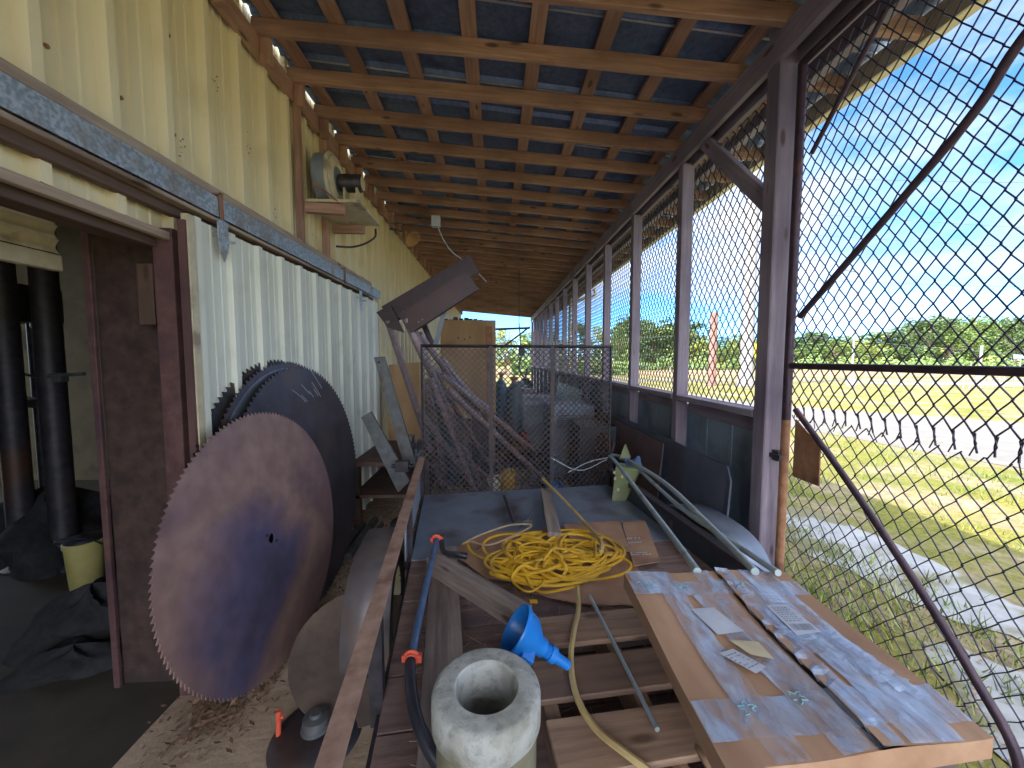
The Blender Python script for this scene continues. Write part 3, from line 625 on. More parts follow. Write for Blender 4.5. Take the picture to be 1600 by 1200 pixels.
# ================================================================ SAW BLADES
def blade(name, label, c, r, tilt, yaw, teeth, depth, m, hole=.026, thick=.005, rake=.6, rim=None, marks=False):
    """disc whose local z is its axis; leans with its top towards the wall"""
    nrm = V((math.cos(tilt)*math.cos(yaw), math.cos(tilt)*math.sin(yaw), math.sin(tilt)))
    M = axisM(c, nrm)
    root = tag(bpy.data.objects.new(name, None), label, 'saw blade', 'circular saw blades leaning on the wall'); COL.objects.link(root)
    root.location = (c[0], c[1], 0); root.matrix_basis = Matrix.Translation((c[0], c[1], 0))
    mb = MB(); ring = []; 
    for i in range(teeth):
        a0 = 2*math.pi*i/teeth; da = 2*math.pi/teeth
        ring.append((r*math.cos(a0), r*math.sin(a0)))
        ring.append(((r-depth)*math.cos(a0+da*.18), (r-depth)*math.sin(a0+da*.18)))
        ring.append(((r-depth)*math.cos(a0+da*.42), (r-depth)*math.sin(a0+da*.42)))
    n = len(ring); inner = [(hole*math.cos(2*math.pi*i/n), hole*math.sin(2*math.pi*i/n)) for i in range(n)]
    mid = [((r-depth*1.6)*math.cos(math.atan2(y, x)), (r-depth*1.6)*math.sin(math.atan2(y, x))) for x, y in ring]
    vs = []; 
    for z in (thick/2, -thick/2):
        for L_ in (ring, mid, inner): vs += [M @ V((x, y, z)) for x, y in L_]
    fs = []
    for i in range(n):
        j = (i+1) % n
        fs += [(i, j, n+j, n+i), (n+i, n+j, 2*n+j, 2*n+i), (3*n+j, 3*n+i, 4*n+i, 4*n+j), (4*n+j, 4*n+i, 5*n+i, 5*n+j), (j, i, 3*n+i, 3*n+j), (2*n+i, 2*n+j, 5*n+j, 5*n+i)]
    mb.add(vs, fs); obj('disc', mb, m, root)
    if rim:
        mb = MB(); mb.lathe([(rim[0], thick/2+.001), (rim[1], thick/2+.001)], M, 96); obj('rim_band', mb, 'blade_bright', root)
    mb = MB()
    for a in (.8, .8+math.pi, ): mb.lathe([(0, thick/2+.0015), (.008, thick/2+.0015)], M @ Matrix.Translation((.043*math.cos(a), .043*math.sin(a), 0)), 12)
    obj('pin_hole', mb, 'rubber', root)
    if marks:
        mb = MB()
        for k in range(7):
            t0 = rnd.uniform(2.65, 3.1); rr_ = r*rnd.uniform(.66, .88); pts = [M @ V((rr_*math.cos(t0+q*.03)*(1+.02*q), rr_*math.sin(t0+q*.03), thick/2+.001)) for q in range(rnd.randint(4, 10))]
            mb.tube(pts, .0018, 4)
        obj('chalk_mark', mb, 'paper', root)
    return root
blade('saw_blade', 'rust tan and purple saw blade in front, its whole round face showing', (-1.165, 1.98, .672), .655, R(6), R(-3), 150, .013, 'blade_temper', hole=.024)
blade('saw_blade', 'dark steel saw blade with chalk scribbles just behind the rusty one', (-1.215, 2.52, .785), .77, R(5), R(-1), 130, .020, 'blade_dark', marks=True)
blade('saw_blade', 'bright rimmed saw blade with coarse teeth showing behind the dark one', (-1.262, 2.47, .80), .785, R(4.5), R(-1), 140, .018, 'blade_dark', rim=(.68, .742))
blade('saw_blade', 'rearmost saw blade with coarse dark teeth nearest the white door', (-1.31, 2.43, .805), .79, R(3.5), R(-1), 130, .022, 'black_steel')
# dish disc leaning at the fender
def dish(name, label, c, nrm, r, m, cat='disc'):
    M = axisM(c, nrm); mb = MB()
    prof = [(.03, -.03)]+[(r*t, -.03+.05*t*t) for t in (.2, .4, .6, .8, .95, 1)]
    mb.lathe(prof+[(p[0], p[1]-.006) for p in prof[::-1]], M, 48, closed=True)
    return tag(obj(name, mb, m), label, cat)
dish('plough_disc', 'brown steel plough disc slumped between saw blade and trailer fender', (-.665, 1.86, .14), (.22, -.30, .85), .33, 'earthy_steel')
hb = thing('disc_hub', 'low dark disc with a round metal hub on the floor by the rail', 'hub', (-.76, 1.55, .02))
mb = MB(); mb.lathe([(0, .03), (.04, .035), (.13, .03), (.17, .015), (.18, 0), (.18, -.01)], axisM((-.76, 1.55, .02), (0, 0, 1)), 40); obj('plate', mb, 'black_steel', hb)
mb = MB(); mb.lathe([(0, .10), (.022, .10), (.024, .085), (.05, .08), (.052, .05), (.058, .045), (.06, .03)], axisM((-.76, 1.55, .02), (0, 0, 1)), 28); obj('hub_cap', mb, 'grey_bar', hb)
mb = MB(); mb.tube([(-.905, 1.53, .03), (-.90, 1.53, .15)], .010, 10); mb.tube([(-.905, 1.53, .12), (-.88, 1.53, .12)], .006, 8); tag(obj('orange_peg', mb, 'orange'), 'small bright orange plastic peg standing beside the disc hub', 'peg')

# ================================================================ TRAILER
TH = R(6.5); tx = V((math.cos(TH), math.sin(TH), 0)); ty = V((math.sin(TH), -math.cos(TH), 0)); T0 = V((-.58, 2.96, 0))
def T(u, v, z): return T0+tx*u+ty*v+V((0, 0, z))
def tbox(mb, a, b):
    (u0, v0, z0), (u1, v1, z1) = a, b
    P = [T(u0, v0, z0), T(u1, v0, z0), T(u1, v1, z0), T(u0, v1, z0), T(u0, v0, z1), T(u1, v0, z1), T(u1, v1, z1), T(u0, v1, z1)]
    return mb.add(P, [(0, 3, 2, 1), (4, 5, 6, 7), (0, 1, 5, 4), (1, 2, 6, 5), (2, 3, 7, 6), (3, 0, 4, 7)])
TW = 1.55; TLn = 2.75; DZ = .54
tl = thing('utility_trailer', 'flat utility trailer with rusty side rail and tall mesh ramp gate', 'trailer', T(TW/2, 1.4, 0), rz=TH)
for i in range(9):     # deck boards, near part
    v0 = .95+i*.2
    mb = MB(); tbox(mb, (.02, v0, DZ-.03), (TW-.02, v0+.192, DZ)); obj('deck_board', mb, 'deck_wood', tl, bevel=.002)
mb = MB(); tbox(mb, (.02, .02, DZ-.02), (TW-.02, 1.0, DZ+.004)); obj('steel_deck_plate', mb, 'deck_steel', tl)
def angle(u, v0, v1, z, flip=1, m='rail_rust', name='side_rail', w=.05):
    mb = MB(); tbox(mb, (u, v0, z-.006), (u+flip*w, v1, z)); tbox(mb, (u, v0, z-w), (u+flip*.006, v1, z-.006)); return obj(name, mb, m, tl)
RZ = .84
angle(-.02, .0, TLn, RZ)
mb = MB(); tbox(mb, (-.012, .05, DZ), (-.006, 1.0, RZ-.06)); obj('side_panel', mb, 'grey_paint', tl)
mb = MB(); tbox(mb, (TW-.03, 0, .65), (TW+.02, 2.0, .68)); obj('side_rail', mb, 'black_steel', tl)
mb = MB(); tbox(mb, (TW-.008, .05, DZ-.06), (TW+.0, 2.0, .648)); obj('side_panel', mb, 'dark_paint', tl)
for u in (-.02, TW-.03):
    for v in (.02, .9, 1.8, 2.6):
        if u > 1 and v > 2: continue
        mb = MB(); tbox(mb, (u, v, DZ-.08), (u+.04, v+.04, (RZ-.051 if u < 1 else .648))); obj('stake', mb, 'black_steel', tl)
for u in (0, TW-.05):
    mb = MB(); tbox(mb, (u, 0, DZ-.12), (u+.05, TLn, DZ-.04)); obj('frame_rail', mb, 'black_steel', tl)
mb = MB(); tbox(mb, (.05, TLn-.05, DZ-.12), (TW-.05, TLn, DZ-.04)); tbox(mb, (.05, 0, DZ-.12), (TW-.05, .05, DZ-.04)); obj('cross_member', mb, 'black_steel', tl)
# fenders and wheels
for u0, u1, vc, mt in ((-.235, -.035, .98, 'fender'), (TW+.03, TW+.235, 1.05, 'deck_steel')):
    up_ = .0 if u0 < 0 else .06
    pr = [(-.42, .28), (-.40, .42), (-.32, .56), (-.2, .625), (.0, .64), (.2, .625), (.32, .56), (.40, .42), (.42, .28)]
    pr = [(v.x, v.y) for v in catmull([(a, b, 0) for a, b in pr], 4)]
    mb = MB(); vs = []
    for a, b in pr: vs += [T(u0, vc+a, b+up_), T(u1, vc+a, b+up_)]
    n = len(pr); mb.add(vs, [(2*i, 2*i+2, 2*i+3, 2*i+1) for i in range(n-1)], True)
    fe = obj('fender', mb, mt, tl, solid=.004)
    um = (u0+u1)/2
    mb = MB(); mb.lathe([(.19, -.08), (.27, -.085), (.30, -.06), (.305, 0), (.30, .06), (.27, .085), (.19, .08)], axisM(T(um, vc, .30), tx), 40, closed=True)
    wh = obj('tyre', mb, 'rubber', tl)
    mb = MB(); mb.lathe([(.19, -.07), (.18, -.02), (.05, .0), (0, .01), (0, .02), (.06, .015), (.185, .0), (.19, .07)], axisM(T(um, vc, .30), tx), 32); obj('rim', mb, 'cream_paint', wh)
# ramp gate with expanded mesh
gz0, gz1 = .525, 1.695; gu0, gu1 = .0, TW
rg = obj('ramp_gate', MB().tube([T(gu0+.015, 0, gz0), T(gu0+.015, 0, gz1), T(gu1-.015, 0, gz1), T(gu1-.015, 0, gz0)], .016, 4, closed=True), 'black_steel', tl)
for u in (.545, 1.04):
    mb = MB(); mb.bar(T(u, .004, gz0), T(u, .004, gz1), .03, .03, up=(0, 1, 0)); obj('gate_upright', mb, 'black_steel', rg)
mb = MB(); cw, ch = .047, .024; zz = gz0+.01; k = 0
while zz < gz1-.012:
    pts = []; u = gu0+.02; j = 0
    while u < gu1-.02:
        pts.append(T(u, .016, zz+(.5 if j % 2 else -.5)*ch*(.96 if k % 2 else -.96))); u += cw/2; j += 1
    mb.tube(pts, .006, 4, cap=False); zz += ch; k += 1
obj('expanded_mesh', mb, 'black_steel', rg)

# --- plank and boards on the deck
beam('plank', T(.19, 1.0, .585), T(.22, 2.7, .60), .13, .035, 'plank_wood', None); tag(COL.objects[-1] if False else bpy.data.objects['plank'], 'weathered grey plank lying under the blue pole on the trailer', 'plank')
def solo(o, label, cat, group=None): return tag(o, label, cat, group)
a, b = atz(676, 878, .64), atz(822, 968, .64)
solo(beam('timber_offcut', a, b, .075, .075, 'plank_wood'), 'short squared grey timber lying diagonally before the yellow cord', 'timber')
solo(beam('upright_board', atz(852, 765, .60), atz(866, 836, .62), .075, .03, 'plank_wood'), 'small upright grey board end behind the yellow cord pile', 'board')
mb = MB(); mb.tube(catmull([at(848, 748, 2.95), atz(880, 780, .63), atz(915, 818, .62), atz(938, 845, .66), atz(940, 862, .66)], 8), .011, 8); solo(obj('rope', mb, 'tan_cord'), 'frayed tan rope trailing from mesh gate to the yellow cord', 'rope')
mb = MB(); mb.tube([atz(788, 775, .57), atz(803, 818, .59)], .011, 10); solo(obj('steel_rod', mb, 'black_steel'), 'short dark rod on the blue-grey deck plate', 'rod')
# pallet
PZ = .545
def Pl(u, v, z): return T(u, v, z)
pal = thing('pallet', 'worn wooden pallet under the concrete ring and blue funnel', 'pallet', T(.62, 2.2, PZ), rz=TH)
pu0, pu1 = .47, 1.02
for v, u1 in ((1.78, .98), (1.975, 1.0), (2.17, 1.02), (2.365, 1.04), (2.56, 1.04)):
    beam('slat', Pl(pu0, v, PZ+.115), Pl(u1, v+.004, PZ+.115), .14, .018, 'pallet_wood', pal)
for u in (.50, .76, 1.0):
    beam('stringer', Pl(u, 1.715, PZ+.054), Pl(u, 2.62, PZ+.054), .04, .10, 'pallet_wood', pal)
# concrete ring
rc = atz(760, 1075, .855); rc = V((rc.x, rc.y, 0))
ring = thing('concrete_ring', 'thick round concrete ring with a deep centre hole on the pallet', 'concrete ring', (rc.x, rc.y, PZ+.125))
zt_ = .862; Ro = .123; zb = PZ+.125
prof = [(.075, zb), (Ro-.014, zb), (Ro-.010, zb+.01), (Ro-.010, zt_-.085), (Ro, zt_-.072), (Ro, zt_-.016), (Ro-.003, zt_-.007), (Ro-.008, zt_-.002), (Ro-.015, zt_), (.073, zt_), (.069, zt_-.004), (.063, zt_-.06), (.060, zb+.05), (.042, zb+.045), (.040, zb)]
mb = MB(); mb.lathe(prof, Matrix.Translation((rc.x, rc.y, 0)), 64, closed=True); obj('ring_body', mb, 'concrete', ring)
mb = MB(); mb.lathe([(Ro-.0095, zb+.012), (Ro-.0095, zt_-.087)], Matrix.Translation((rc.x, rc.y, 0)), 64); obj('stain_band', mb, 'concrete_stain', ring)
# funnel
fa, fb = atz(804, 982, .81), atz(888, 1040, .695); fd = (fb-fa).normalized(); FL = (fb-fa).length
fn = thing('funnel', 'bright blue plastic funnel lying on its side on the pallet', 'funnel', (fa.x, fa.y, .68))
M = axisM(fa, fd)
mb = MB(); mb.lathe([(a_*1.14, b_) for a_, b_ in [(.062, .0), (.064, .0), (.066, .006), (.064, .012), (.058, .02), (.052, .05), (.024, .085), (.022, .105), (.020, .105), (.022, .085), (.048, .05), (.055, .015), (.060, .002)]], M, 40, closed=True); obj('bowl', mb, 'blue_plastic', fn)
mb = MB(); pr = []
z = .10
while z < .125: pr += [(.0215, z), (.0185, z+.003)]; z += .006
pr += [(.023, .126), (.023, .145), (.016, .147), (.014, FL), (.011, FL)]; mb.lathe(pr, M, 28); obj('spout', mb, 'blue_plastic', fn)
mb = MB(); mb.box((-.022, -.006, .03), (.022, .03, .07)); mb.v = [M @ Matrix.Rotation(R(200), 4, 'Z') @ Matrix.Translation((0, .042, 0)) @ p for p in mb.v]; obj('handle_tab', mb, 'blue_plastic', fn, bevel=.003)
# blue pole with orange clamps
pp = [atz(684, 838, .74), atz(668, 905, .735), atz(650, 990, .73), atz(643, 1028, .72)]
pl = thing('blue_pole', 'blue metal pole with two orange clamps on the grey plank', 'pole', (pp[1].x, pp[1].y, .62))
mb = MB(); mb.tube(catmull(pp, 5), .0125, 12); obj('shaft', mb, 'blue_paint', pl)
mb = MB(); mb.tube(catmull([atz(641, 1030, .72), atz(642, 1070, .71), atz(650, 1120, .69), atz(668, 1165, .665), atz(690, 1200, .64)], 6), .016, 12); obj('lower_grip', mb, 'black_plastic', pl)
for (x, y, z, s) in ((682, 843, .74, .019), (643, 1028, .722, .019)):
    c = atz(x, y, z); mb = MB(); mb.lathe([(s-.004, -.012), (s, -.012), (s, -.004), (s+.006, -.003), (s+.006, .003), (s, .004), (s, .013), (s-.004, .013)], axisM(c, pp[1]-pp[0]), 20, closed=True)
    mb.box(c+V((.012, -.008, -.012)), c+V((.03, .008, .012))); mb.box(c+V((-.028, -.006, -.010)), c+V((-.014, .006, .010))); obj('clamp', mb, 'orange', pl, bevel=.002)
mb = MB(); mb.tube(catmull([atz(690, 846, .75), atz(694, 862, .68), atz(712, 866, .62), atz(729, 869, .60)], 6), [.012]*6+[.014]*6+[.016]*6+[.017], 12); solo(obj('hose_nozzle', mb, 'black_plastic'), 'dark curved hose nozzle beside the upper orange clamp', 'nozzle')
# brass fitting
mb = MB(); c = atz(832, 940, .63)
for k in range(4): mb.lathe([(0, 0), (.008, 0), (.008, .006), (.005, .007)], axisM(c+V((-.012+.008*k, 0, 0)), (1, .2, 0)), 6)
solo(obj('brass_fitting', mb, 'yellow_cord'), 'small brass hose fitting at the cardboard edge', 'fitting')
# small clamp tool
tt = [atz(830, 800, .60), atz(824, 812, .60), atz(817, 822, .57)]
mb = MB(); mb.tube(tt, .006, 6); mb.box(tt[1]+V((-.03, -.015, -.03)), tt[1]+V((.03, .015, .0))); solo(obj('clamp_tool', mb, 'grey_bar', bevel=.003), 'small steel clamp lying behind the yellow cord', 'tool')
# thin rods
mb = MB(); mb.tube([atz(921, 930, .66), atz(1027, 1140, .685)], .0065, 12); rod = solo(obj('metal_rod', mb, 'conduit'), 'thin steel rod lying beside the pallet and leading to the box', 'rod')
# cords
rc_ = random.Random(21)
def cordpile():
    pts = []
    for k in range(23):
        cx = 856+rc_.uniform(-58, 62); cy = 868+rc_.uniform(-16, 18); rx = rc_.uniform(26, 80); ry = rc_.uniform(12, 30); ph = rc_.uniform(0, 6.28); dr = 1 if rc_.random() < .8 else -1
        n = rc_.randint(9, 14); tw = rc_.uniform(-.25, .35)
        for i in range(n):
            a = ph+dr*i*math.pi*2/11
            x = cx+rx*math.cos(a); y = cy+ry*math.sin(a)+tw*.25*rx*math.cos(a)
            r2 = math.hypot((x-862)/115, (y-868)/45); hgt = .575+.07*max(0, 1-r2)*rc_.random()+.008
            pts.append(atz(x, y, hgt))
    return pts
P = cordpile()
P = [atz(728, 845, .58), atz(745, 868, .58)]+P+[atz(800, 905, .59), atz(826, 925, .59), atz(850, 905, .59), atz(835, 880, .6), atz(822, 900, .59), atz(845, 925, .59), atz(905, 915, .6)]
mb = MB(); mb.tube(catmull(P, 7), .0056, 6, flat=1.5); cd = solo(obj('extension_cord', mb, 'yellow_cord'), 'tangled pile of yellow extension cord on the flattened cardboard', 'cord')
mb = MB(); mb.tube(catmull([atz(728, 846, .58), atz(760, 832, .6), atz(800, 820, .6), atz(830, 822, .6), atz(770, 850, .6), atz(735, 846, .59), atz(722, 850, .58)], 8), .0055, 6); solo(obj('dark_cord', mb, 'straw'), 'dirty tan cord looping at the left end of the yellow pile', 'cord')
mb = MB(); mb.tube(catmull([atz(902, 918, .62), atz(904, 950, .66), atz(897, 985, .685), atz(892, 1030, .685), atz(900, 1085, .685), atz(928, 1135, .685), atz(975, 1175, .69), atz(1030, 1215, .68)], 8), .0065, 6, flat=1.5); solo(obj('flat_tan_cable', mb, 'tan_cord'), 'tan flat cord running over the pallet towards the camera', 'cord')
mb = MB(); mb.tube(catmull([atz(1066, 1150, .64), atz(1085, 1165, .66), atz(1102, 1185, .67), atz(1115, 1210, .66)], 8), .008, 6, flat=1.5); solo(obj('cord_end', mb, 'leaf_dry'), 'brown strap end poking out beside the large carton', 'strap')
# flattened cardboard
def flap(name, pts, z, label, m='old_cardboard', th=.006, seed=1, rag=0):
    rr = random.Random(seed); P = [atz(x, y, z) for x, y in pts]; out = []
    for i in range(len(P)):
        a, b = P[i], P[(i+1) % len(P)]; k = 8
        for j in range(k): out.append(a.lerp(b, j/k)+V((rr.uniform(-rag, rag), rr.uniform(-rag, rag), 0)))
    mb = MB(); mb.prism(out, (0, 0, th)); return solo(obj(name, mb, m), label, 'cardboard')
flap('cardboard_sheet', [(700, 862), (760, 833), (905, 825), (985, 850), (1000, 905), (840, 912), (760, 905)], .548, 'dark flattened cardboard directly under the yellow cord', rag=.008, seed=3)
flap('cardboard_sheet', [(815, 905), (990, 895), (1002, 948), (905, 944), (820, 925)], .556, 'torn brown cardboard edge in front of the yellow cord', rag=.006, seed=5)
flap('cardboard_sheet', [(880, 820), (968, 815), (985, 862), (900, 866)], .565, 'plain cardboard flap behind the yellow cord', 'old_cardboard', seed=7)
cf = flap('cardboard_sheet', [(972, 818), (1008, 814), (1032, 878), (990, 886)], .562, 'cardboard flap with faded white printing next to the conduits', 'old_cardboard', seed=8)
mb = MB()
for (x0, x1, y, h) in ((979, 1000, 840, 2.6), (982, 1002, 847, 2), (984, 1016, 863, 1.6), (985, 1018, 866, 1.4)):
    a, b, c, d = atz(x0, y, .5695), atz(x1, y-1, .5695), atz(x1+1, y-1+h, .5695), atz(x0+1, y+h, .5695); n = 7
    for i in range(n):
        if rnd.random() < .85: mb.add([a.lerp(b, i/n), a.lerp(b, (i+.75)/n), d.lerp(c, (i+.75)/n), d.lerp(c, i/n)], [(0, 1, 2, 3)])
obj('print_marks', mb, 'paper', cf)
# straw and twigs
mb = MB(); rs_ = random.Random(11)
for i in range(620):
    u = rs_.uniform(.1, 1.3); v = rs_.uniform(.95, 2.6); a = rs_.uniform(0, 3.14); l = rs_.uniform(.02, .09); p = T(u, v, DZ+.004+rs_.random()*.01)
    q = p+V((math.cos(a)*l, math.sin(a)*l, rs_.uniform(0, .012))); mid_ = (p+q)/2+V((rs_.uniform(-.008, .008), rs_.uniform(-.008, .008), .003)); mb.tube([p, mid_, q], .0008, 3, cap=False)
tag(obj('straw_litter', mb, 'straw'), 'dry straw and twigs scattered over the trailer deck', 'litter', kind='stuff')
# big carton
BZ0, BZ1 = .848, .893
bx = thing('large_carton', 'large flat brown carton covered in clear tape at bottom right', 'carton', (.7, 1.0, BZ0))
Q = [atz(975, 897, BZ1), atz(1226, 893, BZ1), atz(1553, 1150, BZ1), atz(1138, 1212, BZ1)]
def qb(u, v, z=BZ1): p = (Q[0].lerp(Q[1], u)).lerp(Q[3].lerp(Q[2], u), v); return V((p.x, p.y, z))
def buckle(u, v): return .004*math.sin(v*7+u*3)+.003*math.sin(u*11+1)-.003*abs(math.sin(v*3))
mb = MB(); SPL = .555
def half(u0, u1, lip):
    nu, nv = 14, 20
    def top(a, b):
        u = u0+(u1-u0)*a; return qb(u, b, BZ1+buckle(u, b)+lip(a))
    mb.grid(top, nu, nv)
half(0, SPL-.004, lambda a: 0); half(SPL+.004, 1, lambda a: .009*(1-a)**6)
# sides
for (a0, b0), (a1, b1) in (((0, 0), (1, 0)), ((1, 0), (1, 1)), ((1, 1), (0, 1)), ((0, 1), (0, 0))):
    n = 20; vs = []
    for i in range(n+1):
        u = a0+(a1-a0)*i/n; v = b0+(b1-b0)*i/n
        vs += [qb(u, v, BZ1+buckle(u, v)), qb(u, v, BZ0)]
    mb.add(vs, [(2*i, 2*i+2, 2*i+3, 2*i+1) for i in range(n)])
mb.add([qb(0, 0, BZ0), qb(1, 0, BZ0), qb(1, 1, BZ0), qb(0, 1, BZ0)], [(0, 1, 2, 3)])
obj('box_body', mb, 'cardboard', bx)
mb = MB(); vs = []
for i in range(21):
    v = i/20; vs += [qb(SPL-.011*v*v, v, BZ1+buckle(SPL, v)+.0015), qb(SPL+.003, v, BZ1+buckle(SPL, v)+.0015)]
mb.add(vs, [(2*i, 2*i+2, 2*i+3, 2*i+1) for i in range(20)]); obj('flap_gap', mb, 'rubber', bx)
def tape(u0, v0, u1, v1, w0, name='tape_strip', m='tape', lift=.002, n=24, rag=.004, skew=0):
    rr = random.Random(int(u0*100+v0*1000)); mb = MB(); vs = []
    d = V((u1-u0, v1-v0, 0)); L_ = d.length; d.normalize(); nn = V((-d.y, d.x, 0))
    for i in range(n+1):
        c = V((u0, v0, 0))+d*L_*i/n
        for s in (-1, 1):
            e = c+nn*s*(w0/2+rr.uniform(-rag, rag)); u = min(max(e.x, 0.0), 1); v = min(max(e.y, 0.0), 1)
            vs.append(qb(u, v, BZ1+buckle(u, v)+lift+rr.uniform(0, .0015)+(.009*(1-(u-SPL)/(1-SPL))**6 if u > SPL else 0)))
    mb.add(vs, [(2*i, 2*i+2, 2*i+3, 2*i+1) for i in range(n)]); return obj(name, mb, m, bx)
tape(0, .14, 1, .15, .11); tape(0, .84, 1, .87, .15)
tape(.21, 0, .23, 1, .13, lift=.0035); tape(.37, .2, .46, 1, .10, lift=.003); tape(.46, 0, .50, 1, .10, lift=.0035); tape(.60, 0, .60, 1, .09, lift=.0035); tape(.74, 0, .74, 1, .14, lift=.0035); tape(.86, 0, .84, 1, .09, lift=.003)
for q_ in range(7): tape(.60+.05*q_*.8, .3+.03*q_, .66+.04*q_, .62+.04*q_, .06, lift=.0042+.0006*q_, rag=.006)
tape(.08, .0, .1, .2, .13, lift=.005); tape(.74, .2, .7, .55, .18, lift=.005)
# paper pouch, shipping label, torn sticker
def patch(pts, name, m, lift, parent=bx, sub=None):
    mb = MB(); mb.add([qb(u, v, BZ1+buckle(u, v)+lift) for u, v in pts], [tuple(range(len(pts)))]); o = obj(name, mb, m, parent); return o
patch([(.25, .31), (.38, .30), (.44, .46), (.30, .47)], 'clear_pouch', 'paper', .0075)
lb = patch([(.66, .31), (.78, .30), (.80, .50), (.66, .52)], 'shipping_label', 'paper', .0095)
mb = MB(); rr = random.Random(4)
for i in range(17):
    u = .675+i*.0065
    mb.add([qb(x, y, BZ1+buckle(x, y)+.0108) for x, y in ((u, .445), (u+.001+.003*rr.random(), .445), (u+.001+.003*rr.random(), .49), (u, .49))], [(0, 1, 2, 3)])
for j in range(8):
    v = .325+j*.014; u = .675
    while u < .76:
        w_ = rr.uniform(.006, .018); mb.add([qb(x, y, BZ1+buckle(x, y)+.0108) for x, y in ((u, v), (u+w_, v), (u+w_, v+.006), (u, v+.006))], [(0, 1, 2, 3)]); u += w_+.004
obj('label_print', mb, 'print_ink', lb)
ls = patch([(.24, .575), (.32, .555), (.40, .66), (.335, .685)], 'small_label', 'paper', .0095)
patch([(.33, .50), (.46, .53), (.46, .63), (.38, .59)], 'torn_sticker', 'cream_paint', .0088)
mb = MB()
for j in range(6):
    t = .12+j*.13; a = V((.245, .58, 0)).lerp(V((.335, .68, 0)), t); b = V((.32, .56, 0)).lerp(V((.40, .66, 0)), t); u = .08
    while u < .85:
        w_ = rr.uniform(.05, .15); p, q = a.lerp(b, u), a.lerp(b, u+w_); mb.add([qb(x.x, x.y+dy, BZ1+buckle(x.x, x.y)+.0108) for x, dy in ((p, 0), (q, 0), (q, .006), (p, .006))], [(0, 1, 2, 3)]); u += w_+.05
obj('label_print', mb, 'print_ink', ls)
mb = MB()      # teal printed swirls on the tape
for (u, v, s) in ((.10, .145, .028), (.30, .145, .03), (.20, .82, .035), (.42, .80, .035), (.62, .15, .03), (.9, .78, .03)):
    mb = MB()
    for q in (1,):
        pts = []
        for i in range(13):
            a = i/12*5.2+u*9; s2 = s*(.75+.35*math.sin(i*2.1)); pts.append(qb(u+s2*q*math.cos(a), v+s2*q*.8*math.sin(a), BZ1+buckle(u, v)+.0065+(.009*(1-(u-SPL)/(1-SPL))**6 if u > SPL else 0)))
        mb.tube(pts, .0012, 4)
    obj('tape_print', mb, 'teal_ink', bx)
# what carries the carton on its left: a timber block
solo(beam('support_block', V((.78, .8, .692)), V((.78, 1.25, .692)), .09, .30, 'dark_wood'), 'dark timber block propping up the carton from underneath', 'block')
# conduits lying over the right rail
for i, (pts, r, lb_) in enumerate((
    ([at(952, 713, 3.1), atz(962, 722, .86), atz(1010, 785, .865), atz(1050, 838, .87), atz(1090, 893, .9)], .013, 'straight grey conduit nearest the yellow cord'),
    ([at(955, 710, 3.12), at(975, 716, 2.95), atz(1035, 752, .89), atz(1110, 822, .89), atz(1180, 893, .91)], .013, 'curved grey conduit in the middle of the bundle'),
    ([at(968, 716, 3.05), at(990, 727, 2.95), atz(1060, 790, .85), atz(1130, 838, .86), atz(1216, 895, .91)], .011, 'flatter pale conduit furthest from the yellow cord'))):
    mb = MB(); mb.tube(catmull(pts, 8), r, 10); solo(obj('conduit_pipe', mb, 'conduit'), lb_, 'conduit', 'conduits along the right trailer rail')
# olive box and blue bag at the front right of the trailer
cb_ = thing('olive_case', 'olive green case with pale marks at the mesh gate corner', 'case', (.98, 2.9, .55))
mb = MB(); mb.prism([at(962, 728, 2.75), at(1000, 735, 2.75), at(972, 795, 2.75), at(955, 788, 2.75)], (.06, .10, 0)); obj('case_body', mb, 'olive', cb_, bevel=.006)
mb = MB(); mb.prism([at(976, 695, 2.82), at(984, 716, 2.82), at(968, 716, 2.82)], (.02, .03, 0)); obj('lid_corner', mb, 'olive', cb_)
mb = MB()
for x, y in ((960, 738), (961, 748), (972, 745), (966, 765)):
    c = at(x, y, 2.745); mb = MB(); mb.box(c-V((.008, .001, .010)), c+V((.008, .001, .010))); obj('case_mark', mb, 'cream_paint', cb_)
mb = MB(); mb.grid(lambda u, v: at(975+25*u, 716+8*v, 2.85)+V((0, -.05*v, .02*math.sin(u*9)*math.cos(v*5))), 10, 6); solo(obj('blue_bag', mb, 'blue_paint', solid=.006), 'crumpled blue bag wedged under the conduit tops', 'bag')
# loose wires at the gate
mb = MB(); mb.tube(catmull([at(888, 738, 3.05), at(920, 722, 3.0), at(950, 715, 2.9)], 6), .004, 5); mb.tube(catmull([at(860, 715, 3.05), at(905, 735, 3.0), at(948, 718, 2.92)], 6), .003, 5); solo(obj('loose_wire', mb, 'paper'), 'pale loose wire threaded through the mesh gate corner', 'wire')

# ================================================================ BROWN STEEL RACK
rk = thing('steel_rack', 'dark brown steel frame of two channels on sloping tube legs', 'steel frame', (-.6, 3.8, 0))
def channel(p0, p1, h, d, name):
    p0, p1 = V(p0), V(p1); x = (p1-p0).normalized(); up = V((0, 1, 0)).cross(x)*-1
    if up.z < 0: up = -up
    up.normalize(); mb = MB(); t = .006
    mb.bar((p0+p1)/2-x*(p1-p0).length/2, (p0+p1)/2+x*(p1-p0).length/2, t, h, up=up)
    for s in (-1, 1):
        c = up*s*(h/2-t/2)+V((0, d/2, 0)); mb.bar(p0+c, p1+c, d, t, up=up)
    o = obj(name, mb, 'brown_steel', rk)
    for q in (.16, .215):
        m2 = MB(); m2.lathe([(0, .0), (.007, .0)], axisM(p0.lerp(p1, q)-up*h*.28+V((0, -.005, 0)), (0, -1, 0)), 12); obj('bolt_hole', m2, 'pole_white', o)
    return o
channel(at(604, 492, 3.45), at(741, 411, 3.45), .165, .07, 'channel')
